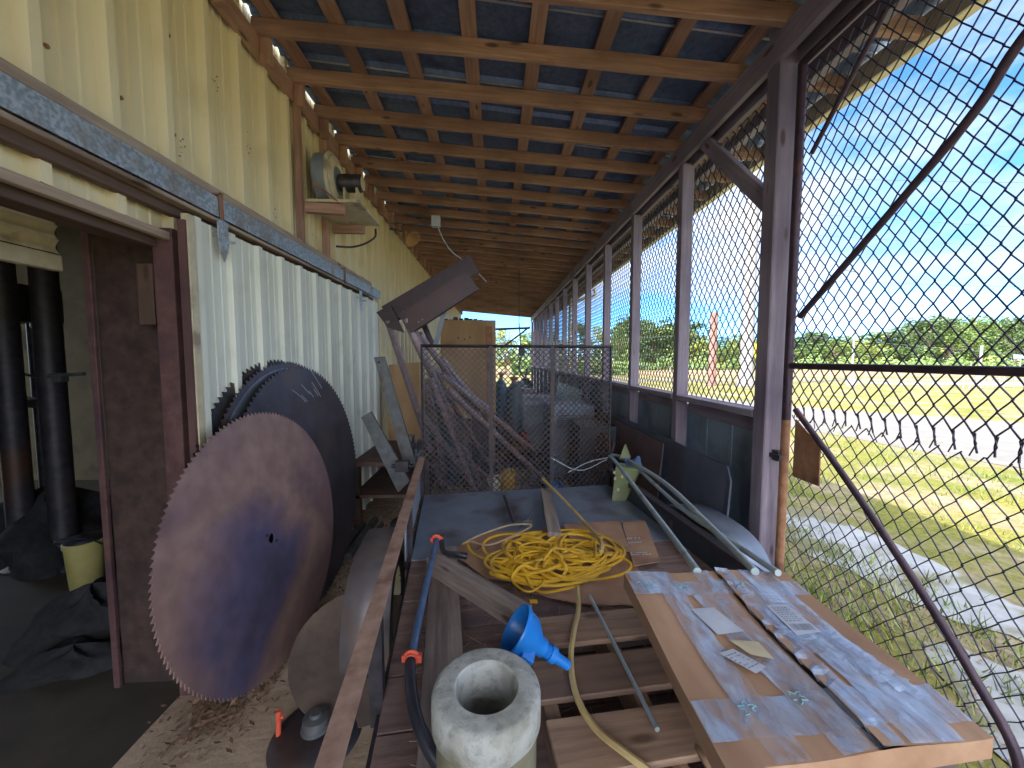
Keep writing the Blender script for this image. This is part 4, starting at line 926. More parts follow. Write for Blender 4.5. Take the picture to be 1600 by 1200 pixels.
channel(at(632, 506, 3.2), at(738, 437, 3.2), .18, .07, 'channel')
mb = MB(); mb.prism([at(588, 488, 3.4), at(610, 476, 3.4), at(632, 520, 3.4), at(606, 512, 3.4)], (0, .012, 0)); obj('end_plate', mb, 'brown_steel', rk)
for a, b, r in ((at(606, 500, 3.42), at(704, 800, 4.3), .032), (at(634, 498, 3.22), at(662, 560, 3.3), .032), (at(645, 515, 3.25), at(755, 770, 4.3), .036), (at(655, 522, 3.3), at(752, 655, 4.2), .028), (at(668, 570, 3.5), at(765, 640, 4.0), .028), (at(680, 585, 3.6), at(760, 720, 4.4), .026), (at(655, 640, 3.3), at(760, 790, 4.2), .03), (at(672, 590, 3.2), at(742, 768, 3.6), .028), (at(690, 585, 3.3), at(835, 705, 4.3), .028), (at(700, 610, 3.3), at(850, 748, 4.0), .026)):
    mb = MB(); mb.tube([a, b], r, 14); obj('tube_leg', mb, 'tube_steel', rk)
mb = MB(); mb.bar(at(697, 475, 3.3), at(680, 540, 3.35), .04, .008, up=(0, 1, 0)); obj('strut', mb, 'grey_paint', rk)
mb = MB(); mb.bar(at(660, 502, 3.5), at(676, 540, 3.5), .05, .01, up=(0, 1, 0)); obj('strut', mb, 'brown_steel', rk)
mb = MB(); mb.tube([at(700, 650, 3.6), at(705, 670, 3.7)], .03, 12); obj('tube_collar', mb, 'tube_steel', rk)
# loose tubes on the floor further back
grp = 'brown steel tubes lying behind the mesh gate'
for a, b, r, lb_ in ((atz(820, 665, .05), atz(850, 760, .05), .05, 'steep brown tube pointing down to the foot of the mesh gate'),
                     (atz(858, 690, .06), atz(935, 765, .06), .05, 'slanting brown tube on the right side behind the mesh gate'),
                     (atz(763, 662, .06), atz(838, 740, .06), .04, 'slimmer brown tube in the middle of the floor behind the mesh gate')):
    mb = MB(); mb.lathe([(r*.8, 0), (r, 0), (r, (b-a).length), (r*.8, (b-a).length)], axisM(a, b-a), 14); solo(obj('steel_tube', mb, 'tube_steel'), lb_, 'tube', grp)

for i, (a, b, w_) in enumerate(((at(668, 600, 3.7), at(700, 765, 4.2), .05), (at(690, 560, 3.6), at(752, 640, 4.1), .05), (at(700, 700, 3.8), at(790, 765, 4.6), .05))):
    mb = MB(); mb.bar(a, b, w_, w_*.8); solo(obj('steel_bar', mb, 'tube_steel', bevel=.003), ('square steel bar slanting under the frame near the left upright', 'upper square steel bar slanting down from the brown frame', 'lowest square steel bar slanting across the floor behind the gate')[i], 'steel bar')
# flat bars leaning at the door end
def leanbar(name, label, pts, Y, d, m='grey_bar', hole=None):
    mb = MB(); mb.prism([at(x, y, Y) for x, y in pts], (0, d, 0)); o = obj(name, mb, m); solo(o, label, 'steel bar', 'flat steel bars leaning by the sliding door')
    if hole:
        c = at(*hole, Y); m2 = MB(); m2.lathe([(0, 0), (.012, 0)], axisM(c+V((0, -.004, 0)), (0, -1, 0)), 14); obj('bolt_hole', m2, 'rubber', o)
leanbar('flat_bar', 'tall dark flat bar with a hole near its top', [(584, 558), (600, 557), (651, 728), (632, 732)], 3.3, .03, hole=(592, 566))
leanbar('flat_bar', 'shorter steel bar crossing low in front of the tall one', [(564, 652), (579, 643), (640, 752), (622, 770)], 3.15, .03)
mb = MB(); mb.tube([at(612, 728, 2.95), at(646, 728, 2.95)], .016, 8); mb.box(at(618, 720, 2.95)-V((0, .03, 0)), at(640, 736, 2.95)+V((0, .03, 0))); solo(obj('steel_clevis', mb, 'black_steel', bevel=.004), 'dark steel clevis fitting resting against the crossing bars', 'fitting')
# wooden stand / bench behind the bars
bn = thing('work_bench', 'low dark timber bench cluttered against the door end', 'bench', (-1.05, 3.7, 0))
mb = MB(); mb.box((-1.34, 3.55, .60), (-.62, 4.5, .64)); mb.box((-1.34, 3.55, .3), (-.64, 4.5, .33)); obj('bench_top', mb, 'dark_wood', bn)
for x, y in ((-1.3, 3.58), (-.66, 3.58), (-1.3, 4.45), (-.66, 4.45)):
    mb = MB(); mb.box((x-.03, y-.03, 0), (x+.03, y+.03, .6)); obj('leg', mb, 'dark_wood', bn)
bt = thing('machine_part', 'small pale machine casting sitting on the dark bench', 'machine part', (-.8, 3.7, .64))
mb = MB(); mb.box((-.88, 3.6, .64), (-.72, 3.8, .70)); mb.box((-.86, 3.62, .70), (-.80, 3.78, .86)); mb.box((-.78, 3.62, .70), (-.75, 3.78, .82)); obj('casting', mb, 'blade_bright', bt, bevel=.008)
mb = MB(); mb.lathe([(0, 0), (.03, 0), (.03, .06), (.015, .06), (.015, .12), (0, .12)], axisM((-.76, 3.6, .78), (0, -1, .2)), 16); obj('spindle', mb, 'black_steel', bt)
mb = MB(); mb.lathe([(.04, -.02), (.08, -.02), (.09, 0), (.08, .02), (.04, .02)], axisM((-.75, 3.0, .30), (0, 0, 1)), 24, closed=True); solo(obj('small_wheel', mb, 'rubber'), 'small rubber castor wheel lying behind the fender', 'wheel')
mb = MB(); mb.prism([at(607, 570, 4.5), at(655, 566, 4.5), at(655, 700, 4.5), at(607, 700, 4.5)], (0, .35, 0)); c_ = solo(obj('brown_carton', mb, 'plywood', bevel=.005), 'tall plain brown carton behind the leaning bars', 'carton')
mb = MB(); mb.box((-1.3, 2.9, .012), (-1.24, 3.6, .05)); mb.box((-1.2, 3.0, .012), (-1.15, 3.7, .06)); mb.box((-1.1, 2.95, .012), (-1.07, 3.6, .05)); mb.bar((-1.0, 2.7, .03), (-.95, 3.6, .04), .04, .03); solo(obj('scrap_iron', mb, 'grey_bar'), 'loose scrap angle irons on the floor past the saw blades', 'scrap')
# leaf litter
mb = MB(); rl = random.Random(9)
for i in range(3600):
    k = rl.random()
    if k < .45: x, y = rl.uniform(-1.3, -.72), rl.uniform(2.35, 4.2)
    elif k < .65: x, y = rl.gauss(-1.25, .09), rl.gauss(1.72, .12)
    elif k < .8: x, y = rl.uniform(-1.4, 1.4), rl.uniform(3, 12)
    else: x, y = rl.uniform(1.62, 2.6), rl.uniform(.4, 6)
    s = rl.uniform(.006, .02); a = rl.uniform(0, 6.28); t = rl.uniform(-.6, .6); z = .018+rl.random()*.02
    if x > 1.6: z -= .02
    e = V((math.cos(a), math.sin(a), t*.5))*s; f = V((-math.sin(a), math.cos(a), t))*s*.45; p = V((x, y, z))
    mb.add([p-e, p+f, p+e, p-f], [(0, 1, 2, 3)])
tag(obj('leaf_litter', mb, 'leaf_dry'), 'dry brown leaves and bark bits over the floor', 'litter', kind='stuff')

# ================================================================ CLUTTER BEYOND THE MESH GATE
cr_ = thing('plywood_crate', 'tall plywood crate rising above the mesh gate', 'crate', (-.25, 5.6, 0))
mb = MB(); a, b = at(688, 500, 5.4), at(775, 645, 5.4); mb.box((a.x, 5.4, b.z), (b.x, 5.9, a.z)); obj('crate_panel', mb, 'plywood', cr_, bevel=.006)
mb = MB(); mb.box((a.x+.42, 5.42, 0), (b.x-.02, 5.85, b.z)); obj('base_block', mb, 'dark_paint', cr_)
mb = MB()
for x, y in ((716, 528), (726, 530), (734, 527), (749, 540)): mb.lathe([(0, 0), (.011, 0)], axisM(at(x, y, 5.397), (0, -1, 0)), 12)
obj('knot_hole', mb, 'rubber', cr_)
mb = MB()
for i in range(9): c = V((a.x+.06+i*.07, 5.6+rnd.uniform(-.1, .1), a.z+.001)); mb.box(c-V((.03, .05, 0)), c+V((.03, .05, rnd.uniform(.02, .06))))
solo(obj('scrap_pile', mb, 'dark_wood', bevel=.004), 'dark scraps lying on top of the plywood crate', 'scrap')
solo(beam('tall_plank', at(769, 760, 5.2)*1+V((0, 0, 0)), at(764, 510, 5.2), .09, .04, 'rust', up=(0, 1, 0)), 'upright brown plank standing beside the plywood crate', 'plank')
def cyl(name, label, x, y, r, h, m, cat, neck=True, grp=None):
    t = thing(name, label, cat, (x, y, 0), grp)
    pr = [(0, 0), (r, 0), (r, h*.86), (r*.85, h*.94), (r*.4, h*.98), (r*.35, h)] if neck else [(0, 0), (r, 0), (r*1.03, h*.02), (r, h*.04), (r, h*.33), (r*1.03, h*.345), (r, h*.36), (r, h*.64), (r*1.03, h*.655), (r, h*.67), (r, h*.97), (r*1.03, h*.98), (r*1.03, h), (r*.95, h), (r*.95, h*.98), (0, h*.98)]
    mb = MB(); mb.lathe(pr, Matrix.Translation((x, y, 0)), 28); obj('body', mb, m, t)
    mb = MB()
    if neck: mb.lathe([(0, h), (r*.3, h), (r*.3, h*1.05), (r*.5, h*1.06), (r*.5, h*1.08), (0, h*1.1)], Matrix.Translation((x, y, 0)), 16)
    else: mb.lathe([(0, h*.98), (.03, h*.98), (.03, h*1.0), (0, h*1.0)], Matrix.Translation((x+r*.5, y, 0)), 12)
    obj('valve' if neck else 'bung', mb, 'rust', t)
cyl('gas_cylinder', 'slim bright blue gas cylinder beyond the mesh gate', at(783, 640, 6.6).x, 6.6, .10, 1.25, 'blue_cyl', 'gas cylinder')
cyl('gas_cylinder', 'dark teal gas cylinder with a rusty cap beyond the mesh gate', at(803, 640, 6.2).x, 6.2, .14, 1.2, 'teal_drum', 'gas cylinder')
cyl('steel_drum', 'dark steel drum at the left foot of the plywood crate', at(712, 640, 5.0).x, 4.95, .2, .8, 'teal_drum', 'drum', False)
cyl('steel_drum', 'red and dark drum standing beyond the teal cylinder', at(832, 640, 7).x, 7.0, .24, .95, 'red_paint', 'drum', False)
cyl('steel_drum', 'blue drum under the left tubes of the brown frame', at(722, 640, 6.6).x-.3, 6.6, .26, 1.1, 'blue_cyl', 'drum', False)
# stack of grey boxes along the right
for i, (x0, x1, y0, y1, z1, m, lb_) in enumerate(((.42, .95, 6.3, 7.0, .95, 'grey_paint', 'grey metal cabinet standing beyond the blue cylinder'), (.72, 1.3, 5.0, 5.8, .98, 'deck_steel', 'blue-grey cabinet against the right wall beyond the gate'), (.9, 1.34, 4.1, 4.7, .86, 'dark_paint', 'dark square cabinet nearest the mesh gate on the right'))):
    t = thing('metal_cabinet', lb_, 'cabinet', ((x0+x1)/2, (y0+y1)/2, 0))
    mb = MB(); mb.box((x0, y0, .02), (x1, y1, z1)); obj('body', mb, m, t, bevel=.01)
    mb = MB(); mb.box((x0+.03, y0-.012, .08), (x1-.03, y0-.001, z1-.06)); dr = obj('front_panel', mb, m, t, bevel=.004)
    mb = MB(); 
    for k in range(6): mb.box((x0+.08, y0-.016, z1-.14-k*.03), (x1-.08, y0-.012, z1-.13-k*.03))
    obj('vent_slots', mb, 'rubber', dr)
# upright blue bags/pump in the middle distance
pm = thing('red_pump', 'small pump with red body among the clutter past the gate', 'pump', (.25, 5.6, 0))
mb = MB(); mb.box((.1, 5.5, 0), (.5, 5.8, .1)); mb.lathe([(0, -.15), (.1, -.15), (.12, 0), (.1, .15), (0, .15)], axisM((.3, 5.65, .25), (1, 0, 0)), 20); obj('pump_base', mb, 'black_steel', pm)
mb = MB(); mb.lathe([(0, 0), (.09, 0), (.09, .08), (.05, .11), (.05, .2), (0, .2)], axisM((.42, 5.65, .3), (0, 0, 1)), 20); obj('pump_head', mb, 'red_paint', pm)
mb = MB()
for k in range(5): mb.lathe([(.11, -.012), (.135, 0), (.11, .012)], axisM((-.1, 5.0, .04+k*.028), (0, 0, 1)), 24, closed=True)
solo(obj('hose_coil', mb, 'rubber'), 'coil of black hose on the floor past the mesh gate', 'hose')
hk = MB(); hk.tube(catmull([at(811, 505, 7.5), at(813, 530, 7.5), at(815, 555, 7.5)], 4), .012, 8); hk.tube(catmull([at(815, 555, 7.5), at(811, 575, 7.5), at(820, 590, 7.5), at(824, 575, 7.5)], 8), .02, 8)
t = thing('hanging_chain_hoist', 'dark hook and chain hoist hanging near the far end', 'hoist', at(811, 505, 7.5)); obj('hook', hk, 'black_steel', t)
mb = MB(); c = at(815, 548, 7.5); mb.box(c-V((.06, .05, .1)), c+V((.06, .05, .06))); mb.tube([at(811, 506, 7.5), V((at(811, 506, 7.5).x, 7.5, 3.3))], .008, 6); obj('block', mb, 'black_steel', t, bevel=.01)
mb = MB(); mb.box((-.15, 3.3, .0), (.25, 3.6, .02)); 
# floor clutter under the tubes
for i in range(16):
    x, y = rnd.uniform(-.7, .9), rnd.uniform(3.5, 5.2); s = rnd.uniform(.06, .14); mb = MB(); n = rnd.randint(6, 9)
    poly = [(x+s*math.cos(j*6.28/n)*rnd.uniform(.6, 1.1), y+s*math.sin(j*6.28/n)*rnd.uniform(.6, 1.1), .016) for j in range(n)]
    mb.prism(poly, (rnd.uniform(-.02, .02), rnd.uniform(-.02, .02), rnd.uniform(.03, .16)))
    c = rnd.choice(['rust', 'grey_bar', 'dark_wood', 'grey_paint'])
    solo(obj('scrap_lump', mb, c, bevel=.008), 'one of the odd scrap lumps on the floor behind the mesh gate', 'scrap', 'scrap lumps on the floor behind the gate')
for i in range(5):
    a = V((rnd.uniform(-.5, .3), rnd.uniform(3.6, 4.4), .03)); b = a+V((rnd.uniform(-.5, .5), rnd.uniform(-.3, .5), rnd.uniform(.0, .2)))
    solo(beam('scrap_board', a, b, .09, .025, 'dark_wood'), 'one of the loose dark boards on the floor behind the mesh gate', 'board', 'loose boards behind the gate')
for i, (x, y, h, m, lb_) in enumerate(((-.05, 4.3, .28, 'cream_paint', 'white plastic jug on the floor between the tube legs'), (.12, 4.5, .3, 'yellow_cord', 'yellow plastic jug behind the mesh gate'), (.62, 4.1, .27, 'blue_plastic', 'blue plastic jug to the right behind the mesh gate'), (-.3, 4.7, .3, 'red_paint', 'red fuel jug low behind the tube legs'))):
    t = thing('plastic_jug', lb_, 'jug', (x, y, .012))
    mb = MB(); mb.lathe([(0, 0), (.075, 0), (.085, .015), (.085, h*.6), (.07, h*.72), (.03, h*.85), (.026, h*.95), (0, h*.95)], Matrix.Translation((x, y, .012)) @ Matrix.Diagonal((1.15, .8, 1, 1)), 20); obj('body', mb, m, t)
    mb = MB(); mb.lathe([(0, h*.94), (.03, h*.94), (.03, h*1.02), (0, h*1.02)], Matrix.Translation((x, y, .012)), 14); obj('cap', mb, 'orange' if i == 0 else 'black_plastic', t)
    mb = MB(); mb.tube(catmull([(x+.03, y, h*.93), (x+.075, y, h*.95), (x+.10, y, h*.8), (x+.092, y, h*.62)], 5), .009, 8); obj('handle', mb, m, t)
rh = random.Random(5)
for i, (x, y, m, r_, lb_) in enumerate(((.0, 3.75, 'red_brown', .007, 'tangle of reddish wire on the floor behind the mesh gate'), (.35, 3.9, 'black_plastic', .01, 'tangle of black cable on the floor behind the mesh gate'), (-.35, 3.9, 'grey_bar', .008, 'tangle of grey wire between the tube legs'))):
    pts = [V((x+rh.gauss(0, .17), y+rh.gauss(0, .13), .03+abs(rh.gauss(0, .12)))) for _ in range(26)]
    mb = MB(); mb.tube(catmull(pts, 7), r_, 6); solo(obj('cable_tangle', mb, m), lb_, 'cable')
# sheets leaning on the right wall
sh_g = 'sheets leaning against the right wall'
def lean(name, label, ya, yb, xt, xb, zt, m, rag=0, ch=.0):
    mb = MB(); P = [(xb, ya, .03), (xb, yb, .03), (xt, yb, zt), (xt, ya+ch, zt), (xt-.02, ya, zt-ch)] if ch else [(xb, ya, .03), (xb, yb, .03), (xt, yb, zt), (xt, ya, zt)]
    mb.prism(P, (.012, 0, 0)); return solo(obj(name, mb, m, bevel=.002), label, 'sheet', sh_g)
lean('leaning_sheet', 'long blue-grey sheet with a chipped corner leaning nearest the corner post', 2.12, 4.6, 1.37, 1.29, .96, 'sheet_blue', ch=.07)
lean('leaning_sheet', 'brown board sheet leaning in front of the long blue-grey one', 2.95, 5.2, 1.32, 1.24, .93, 'brown_sheet')
lean('leaning_sheet', 'greyish sheet leaning beyond the cabinets', 6.0, 8.4, 1.36, 1.2, 1.1, 'grey_paint')
lean('leaning_sheet', 'weathered plywood sheet leaning beyond the mesh gate', 3.55, 4.1, 1.12, .85, .80, 'brown_sheet')
for i in range(7):
    y = 6.5+i*1.1; mb = MB(); hgt = rnd.uniform(.5, 1.1); x0 = rnd.uniform(.5, .85)
    mb.box((x0, y, 0), (x0+.42, y+.6, hgt)); mb.box((x0+.03, y+.05, hgt), (x0+.3, y+.4, hgt+rnd.uniform(.05, .2)))
    if y > 8: solo(obj('storage_box', mb, rnd.choice(['grey_paint', 'dark_paint', 'old_cardboard']), bevel=.01), 'one of the boxes stacked far down the right side', 'box', 'boxes along the far right side')
for i in range(5):
    y = 6.5+i*1.5; mb = MB(); hgt = rnd.uniform(.6, 1.3); mb.box((-1.3, y, 0), (-.8, y+.8, hgt)); mb.box((-1.25, y+.1, hgt), (-.95, y+.6, hgt+.2))
    solo(obj('storage_box', mb, rnd.choice(['cream_paint', 'grey_paint', 'old_cardboard']), bevel=.01), 'one of the boxes stacked far down the left wall', 'box', 'boxes along the far left wall')

# ================================================================ INSIDE THE DOORWAY
bk = thing('bucket', 'pale yellow plastic bucket with black handle inside the doorway', 'bucket', (-2.9, 2.72, 0))
cx, cy = atz(137, 915, .0).x, atz(137, 915, 0).y
mb = MB(); mb.lathe([(0, .0), (.082, 0), (.086, .01), (.102, .30), (.108, .30), (.108, .33), (.102, .335), (.098, .32), (.08, .02), (0, .02)], Matrix.Translation((cx, cy, 0)), 36); obj('pail', mb, 'bucket', bk)
mb = MB(); mb.tube(catmull([(cx-.12, cy, .3), (cx-.09, cy-.1, .36), (cx+.02, cy-.12, .40), (cx+.1, cy-.06, .36), (cx+.12, cy, .3)], 8), .005, 6); obj('handle', mb, 'black_plastic', bk)
mb = MB(); mb.lathe([(0, .0), (.10, .0), (.10, .03), (0, .05)], Matrix.Translation((cx, cy, .325)), 24); obj('lid', mb, 'black_plastic', bk)
def lump(name, label, c, s, m, cat, seed):
    rr = random.Random(seed); mb = MB()
    def f(u, v):
        a = u*2*math.pi; b = v*math.pi/2
        k = 1+.25*math.sin(a*3+seed)+.18*math.sin(a*5+v*7)+.1*math.sin(v*13+a*2)
        return V((c[0]+s[0]*k*math.cos(a)*math.cos(b), c[1]+s[1]*k*math.sin(a)*math.cos(b), c[2]+s[2]*math.sin(b)*(1+.15*math.sin(a*4))))
    mb.grid(f, 36, 14); return solo(obj(name, mb, m), label, cat)
lump('black_bag', 'crumpled black bag on the dark floor below the bucket', (-2.35, 2.25, 0), (.25, .2, .26), 'dark_cloth', 'bag', 2)
lump('black_bag', 'larger dark bag further left inside the doorway', (-3.6, 3.2, 0), (.45, .35, .5), 'dark_cloth', 'bag', 5)
lump('grey_sack', 'flat grey sack on the floor at the foot of the door jamb', (-2.2, 2.0, 0), (.24, .14, .10), 'dark_cloth', 'sack', 8)
for i, (x, lb_) in enumerate(((15, 'thick dark column at the left edge of the doorway'), (82, 'thick dark column in the middle of the doorway'))):
    mb = MB(); c = at(x, 600, 3.0); mb.tube([(c.x, 3.0, 0), (c.x, 3.0, 3.2)], .075, 14); mb.lathe([(0, 0), (.12, 0), (.12, .02), (.08, .04), (.075, .1)], Matrix.Translation((c.x, 3.0, 0)), 20); solo(obj('steel_column', mb, 'black_steel'), lb_, 'column')
dp = thing('drill_press', 'dark drill press with table and crank in the doorway gloom', 'machine', (at(35, 600, 3.4).x, 3.4, 0))
c = at(38, 600, 3.4)
mb = MB(); mb.box(V((c.x-.25, 3.25, 1.2)), V((c.x+.25, 3.5, 1.27))); obj('table', mb, 'grey_bar', dp, bevel=.01)
mb = MB(); mb.box(V((c.x-.14, 3.25, 1.9)), V((c.x+.16, 3.6, 2.2))); mb.lathe([(0, 0), (.09, 0), (.09, .2), (0, .2)], axisM((c.x+.1, 3.5, 1.85), (0, 0, 1)), 16); obj('head', mb, 'black_steel', dp, bevel=.02)
mb = MB(); mb.tube([(c.x, 3.5, 0), (c.x, 3.5, 2.0)], .045, 12); obj('pillar', mb, 'black_steel', dp)
mb = MB(); mb.tube([(c.x+.05, 3.25, 1.5), (c.x+.5, 3.2, 1.42)], .012, 8); mb.tube([(c.x-.2, 3.2, 1.62), (c.x+.2, 3.15, 1.34)], .012, 8); obj('crank', mb, 'black_steel', dp)
mb = MB(); mb.tube([at(75, 588, 2.6), at(132, 584, 2.6)], .012, 8); mb.box(at(78, 583, 2.6), at(95, 597, 2.6)+V((0, .05, 0))); solo(obj('valve_pipe', mb, 'grey_bar'), 'thin pipe with a valve crossing behind the door jamb', 'pipe')

# ================================================================ OUTSIDE
# monopole, posts, lamp poles
def pole(name, label, cat, px, by, ty_, wpx, m, D=None, group=None, taper=.8, cap=False):
    a = atz(px, by, 0); top = at(px-(0), ty_, a.y); r = wpx*a.y/600/2
    t = thing(name, label, cat, (a.x, a.y, 0), group)
    mb = MB(); mb.tube([(a.x, a.y, 0), (a.x, a.y, top.z)], [r, r*taper], 20); obj('shaft', mb, m, t)
    return t, a, top, r
t, a, top, r = pole('transmission_pole', 'massive white transmission pole seen through the wire screen', 'utility pole', 1165, 603, -60, 20, 'pole_white', taper=.6)
mb = MB(); mb.lathe([(0, 0), (r*1.35, 0), (r*1.35, .35), (r, .4)], Matrix.Translation((a.x, a.y, 0)), 20); obj('footing', mb, 'pole_white', t)
for z in (8.2, 8.8, 9.4, 6.7):
    mb = MB(); mb.tube([(a.x+r*.8, a.y-.1, z), (a.x+r+.9, a.y-.5, z+.1)], .05, 6); mb.tube([(a.x+r+.8, a.y-.5, z+.1), (a.x+r+.8, a.y-.5, z-.3)], .07, 8); obj('insulator', mb, 'grey_bar', t)
POLE = a.copy()
t, a, top, r = pole('brown_post', 'thick reddish brown timber post left of the white pole', 'post', 1112, 602, 488, 12, 'pole_red', taper=.95)
t, a, top, r = pole('lamp_post', 'slim pale lamp post beyond the grass field', 'lamp post', 1330, 603, 425, 4, 'pole_white', taper=.5)
mb = MB(); mb.lathe([(0, 0), (r*3.5, 0), (r*3.5, .3), (r*2, .45)], Matrix.Translation((a.x, a.y, 0)), 14); obj('footing', mb, 'pole_white', t)
mb = MB(); mb.tube([(a.x, a.y, top.z), (a.x-.9, a.y, top.z+.15)], .05, 6); obj('lamp_arm', mb, 'pole_white', t)
pole('sign_post', 'short pale post at the edge of the parking lot', 'post', 1530, 592, 540, 4, 'pole_white', taper=.9)
t, a, top, r = pole('road_sign', 'yellow diamond road sign on a thin post beside the white pole', 'road sign', 1181, 590, 548, 1.2, 'grey_bar')
mb = MB(); mb.prism([(a.x+.7*dx, a.y-.05, top.z-.0+.7*dz) for dx, dz in ((1, 0), (0, 1), (-1, 0), (0, -1))], (0, .02, 0)); obj('sign_face', mb, 'yellow_sign', t)
# green street-name board
t, a, top, r = pole('street_name_sign', 'small green street sign at the far right above the railing', 'sign', 1592, 592, 557, 1.5, 'pole_white')
mb = MB(); mb.box((a.x-.6, a.y-.03, top.z-.15), (a.x+.8, a.y, top.z+.15)); obj('sign_board', mb, 'teal_ink', t)
# railing
for j, (x0, x1, by) in enumerate(((1505, 1560, 608), (1568, 1660, 606))):
    a, b = atz(x0, by, 0), atz(x1, by-2, 0)
    t = thing('metal_railing', ('shorter pale tube railing left on the far lot', 'longer pale tube railing at the frame edge on the far lot')[j], 'railing', ((a+b)/2))
    n = 6
    for k in range(n+1):
        p = a.lerp(b, k/n); mb = MB(); mb.tube([(p.x, p.y, 0), (p.x, p.y, .95)], .03, 6); obj('post', mb, 'pole_white', t)
    mb = MB(); mb.tube([(a.x, a.y, .93), (b.x, b.y, .93)], .03, 6); obj('top_rail', mb, 'pole_white', t)
    mb = MB(); mb.tube([(a.x, a.y, .5), (b.x, b.y, .5)], .02, 6); obj('mid_rail', mb, 'pole_white', t)
t = thing('field_fence', 'line of thin white fence posts across the far field', 'fence', (25, 27, 0))
for k in range(34):
    px = 1010+k*18; p = atz(px, 590+rnd.uniform(-.5, .5), 0); mb = MB(); mb.tube([(p.x, p.y, 0), (p.x+rnd.uniform(-.1, .1), p.y, 1.05)], .035, 6); obj('post', mb, 'pole_white', t)
# power lines
for i, (y0, y1) in enumerate(((255, 310), (300, 345), (330, 372), (395, 415), (470, 478))):
    A = V((POLE.x, POLE.y, H+(600-(y0+90))*.040)); B = V((POLE.x+70, POLE.y-6, A.z+rnd.uniform(-2, 2))); C_ = V((-55, POLE.y+36, A.z+1))
    pts = [A.lerp(B, k/14)-V((0, 0, 1.6*math.sin(math.pi*k/14))) for k in range(15)]; pts2 = [C_.lerp(A, k/14)-V((0, 0, 1.6*math.sin(math.pi*k/14))) for k in range(14)]
    mb = MB(); mb.tube(pts2+pts, .016, 4); solo(obj('power_line', mb, 'grey_bar'), 'thin overhead power line crossing the sky, one of several', 'power line', 'overhead power lines')
# distant cars
# trees
def make_tree(seed, h, r, m):
    rr = random.Random(seed); tr_ = MB(); tr_.tube(catmull([(0, 0, 0), (.1*rr.uniform(-1, 1), .1, h*.25), (.2*rr.uniform(-1, 1), .1, h*.5), (0, 0, h*.8)], 4), [.26*h/9*(1-.8*i/12) for i in range(13)], 8)
    cl = []
    for k in range(rr.randint(20, 26)):
        a = rr.uniform(0, 6.28); zf = rr.uniform(.22, .97); rad = r*math.sqrt(max(.05, 1-((zf-.5)/.55)**2))*rr.uniform(.25, .95)
        c = V((rad*math.cos(a), rad*math.sin(a), h*zf)); cl.append((c, rr.uniform(.24, .42)*r))
        if zf < .8: tr_.tube([(0, 0, h*max(.12, zf-.25)), c*.5+V((0, 0, h*zf*.5-.1)), c], [.09*h/9, .05*h/9, .02], 5)
    lf = MB()
    for c, s in cl:
        for q in range(150):
            d = V((rr.gauss(0, 1), rr.gauss(0, 1), rr.gauss(0, .8))); d = d.normalized()*s*rr.uniform(.55, 1.08)**.7
            p = c+d; e = V((rr.uniform(-1, 1), rr.uniform(-1, 1), rr.uniform(-.6, .6))).normalized(); f = e.cross(V((rr.uniform(-1, 1), rr.uniform(-1, 1), rr.uniform(-1, 1)))).normalized(); z = rr.uniform(.12, .26)*r/3.2
            lf.add([p-e*z, p+f*z*.6, p+e*z, p-f*z*.6], [(0, 1, 2, 3)])
    return tr_, lf
PROT = {}
TLAB = {'leaf_a': 'broad green tree', 'leaf_b': 'dark leafy tree', 'leaf_c': 'yellowish tree'}
def tree(px, D, topy, wpx, m, var, label):
    d = ray(px, 560); x = d.x/d.y*D
    h = H+(560-topy)*D/600; r = wpx*D/600/2
    key = (m, var)
    if key not in PROT:
        a, b = make_tree(hash(var)*7+len(m)*3+ord(m[-1]), 9, 3.4, m); t = thing('tree', label, 'tree', (0, 0, 0), 'trees along the far edge of the field')
        obj('trunk', a, 'bark', t); obj('crown', b, m, t); PROT[key] = t; src = t
    else:
        src = PROT[key]; t = src.copy(); COL.objects.link(t); t['label'] = label
        for ch_ in list(src.children):
            c = ch_.copy(); COL.objects.link(c); c.parent = t
    t.matrix_basis = Matrix.Translation((x, D, -.02)) @ Matrix.Rotation(rnd.uniform(0, 6.28), 4, 'Z') @ Matrix.Diagonal((r/3.4, r/3.4, h/9, 1))
    return t
spots = []
rt = random.Random(12)
place = ['behind the leftmost wire bay', 'behind the wire screen', 'left of the white pole', 'right of the white pole', 'just right of the corner post', 'behind the slim lamp post', 'above the middle gate tube', 'at the right edge of the gate']
x = 985; i = 0
tops = lambda px: 506 if px < 1060 else (532 if px < 1200 else (526 if px < 1420 else 497))
ordn = ['first', 'second', 'third', 'fourth', 'fifth', 'sixth', 'seventh', 'eighth', 'ninth', 'tenth', 'eleventh', 'twelfth', 'thirteenth', 'fourteenth', 'fifteenth', 'sixteenth', 'seventeenth', 'eighteenth', 'nineteenth', 'twentieth', 'twenty-first', 'twenty-second', 'twenty-third', 'twenty-fourth', 'twenty-fifth', 'twenty-sixth', 'twenty-seventh', 'twenty-eighth', 'twenty-ninth', 'thirtieth', 'thirty-first', 'thirty-second', 'thirty-third', 'thirty-fourth', 'thirty-fifth', 'thirty-sixth']
while x < 1760:
    wp = rt.uniform(55, 85); m = rt.choice(['leaf_a', 'leaf_a', 'leaf_b', 'leaf_c']); lab = '%s tree from the left in the front row past the field' % ordn[i]
    tree(x, rt.uniform(56, 70), tops(x)+rt.uniform(-10, 20), wp, m, i % 3, lab); x += wp*.5; i += 1
x = 1000; i = 0
while x < 1760:
    wp = rt.uniform(70, 100); tree(x, rt.uniform(80, 92), tops(x)+rt.uniform(-8, 4), wp, rt.choice(['leaf_a', 'leaf_b']), (i+1) % 3, '%s tree from the left in the taller back row' % ordn[i]); x += wp*.62; i += 1
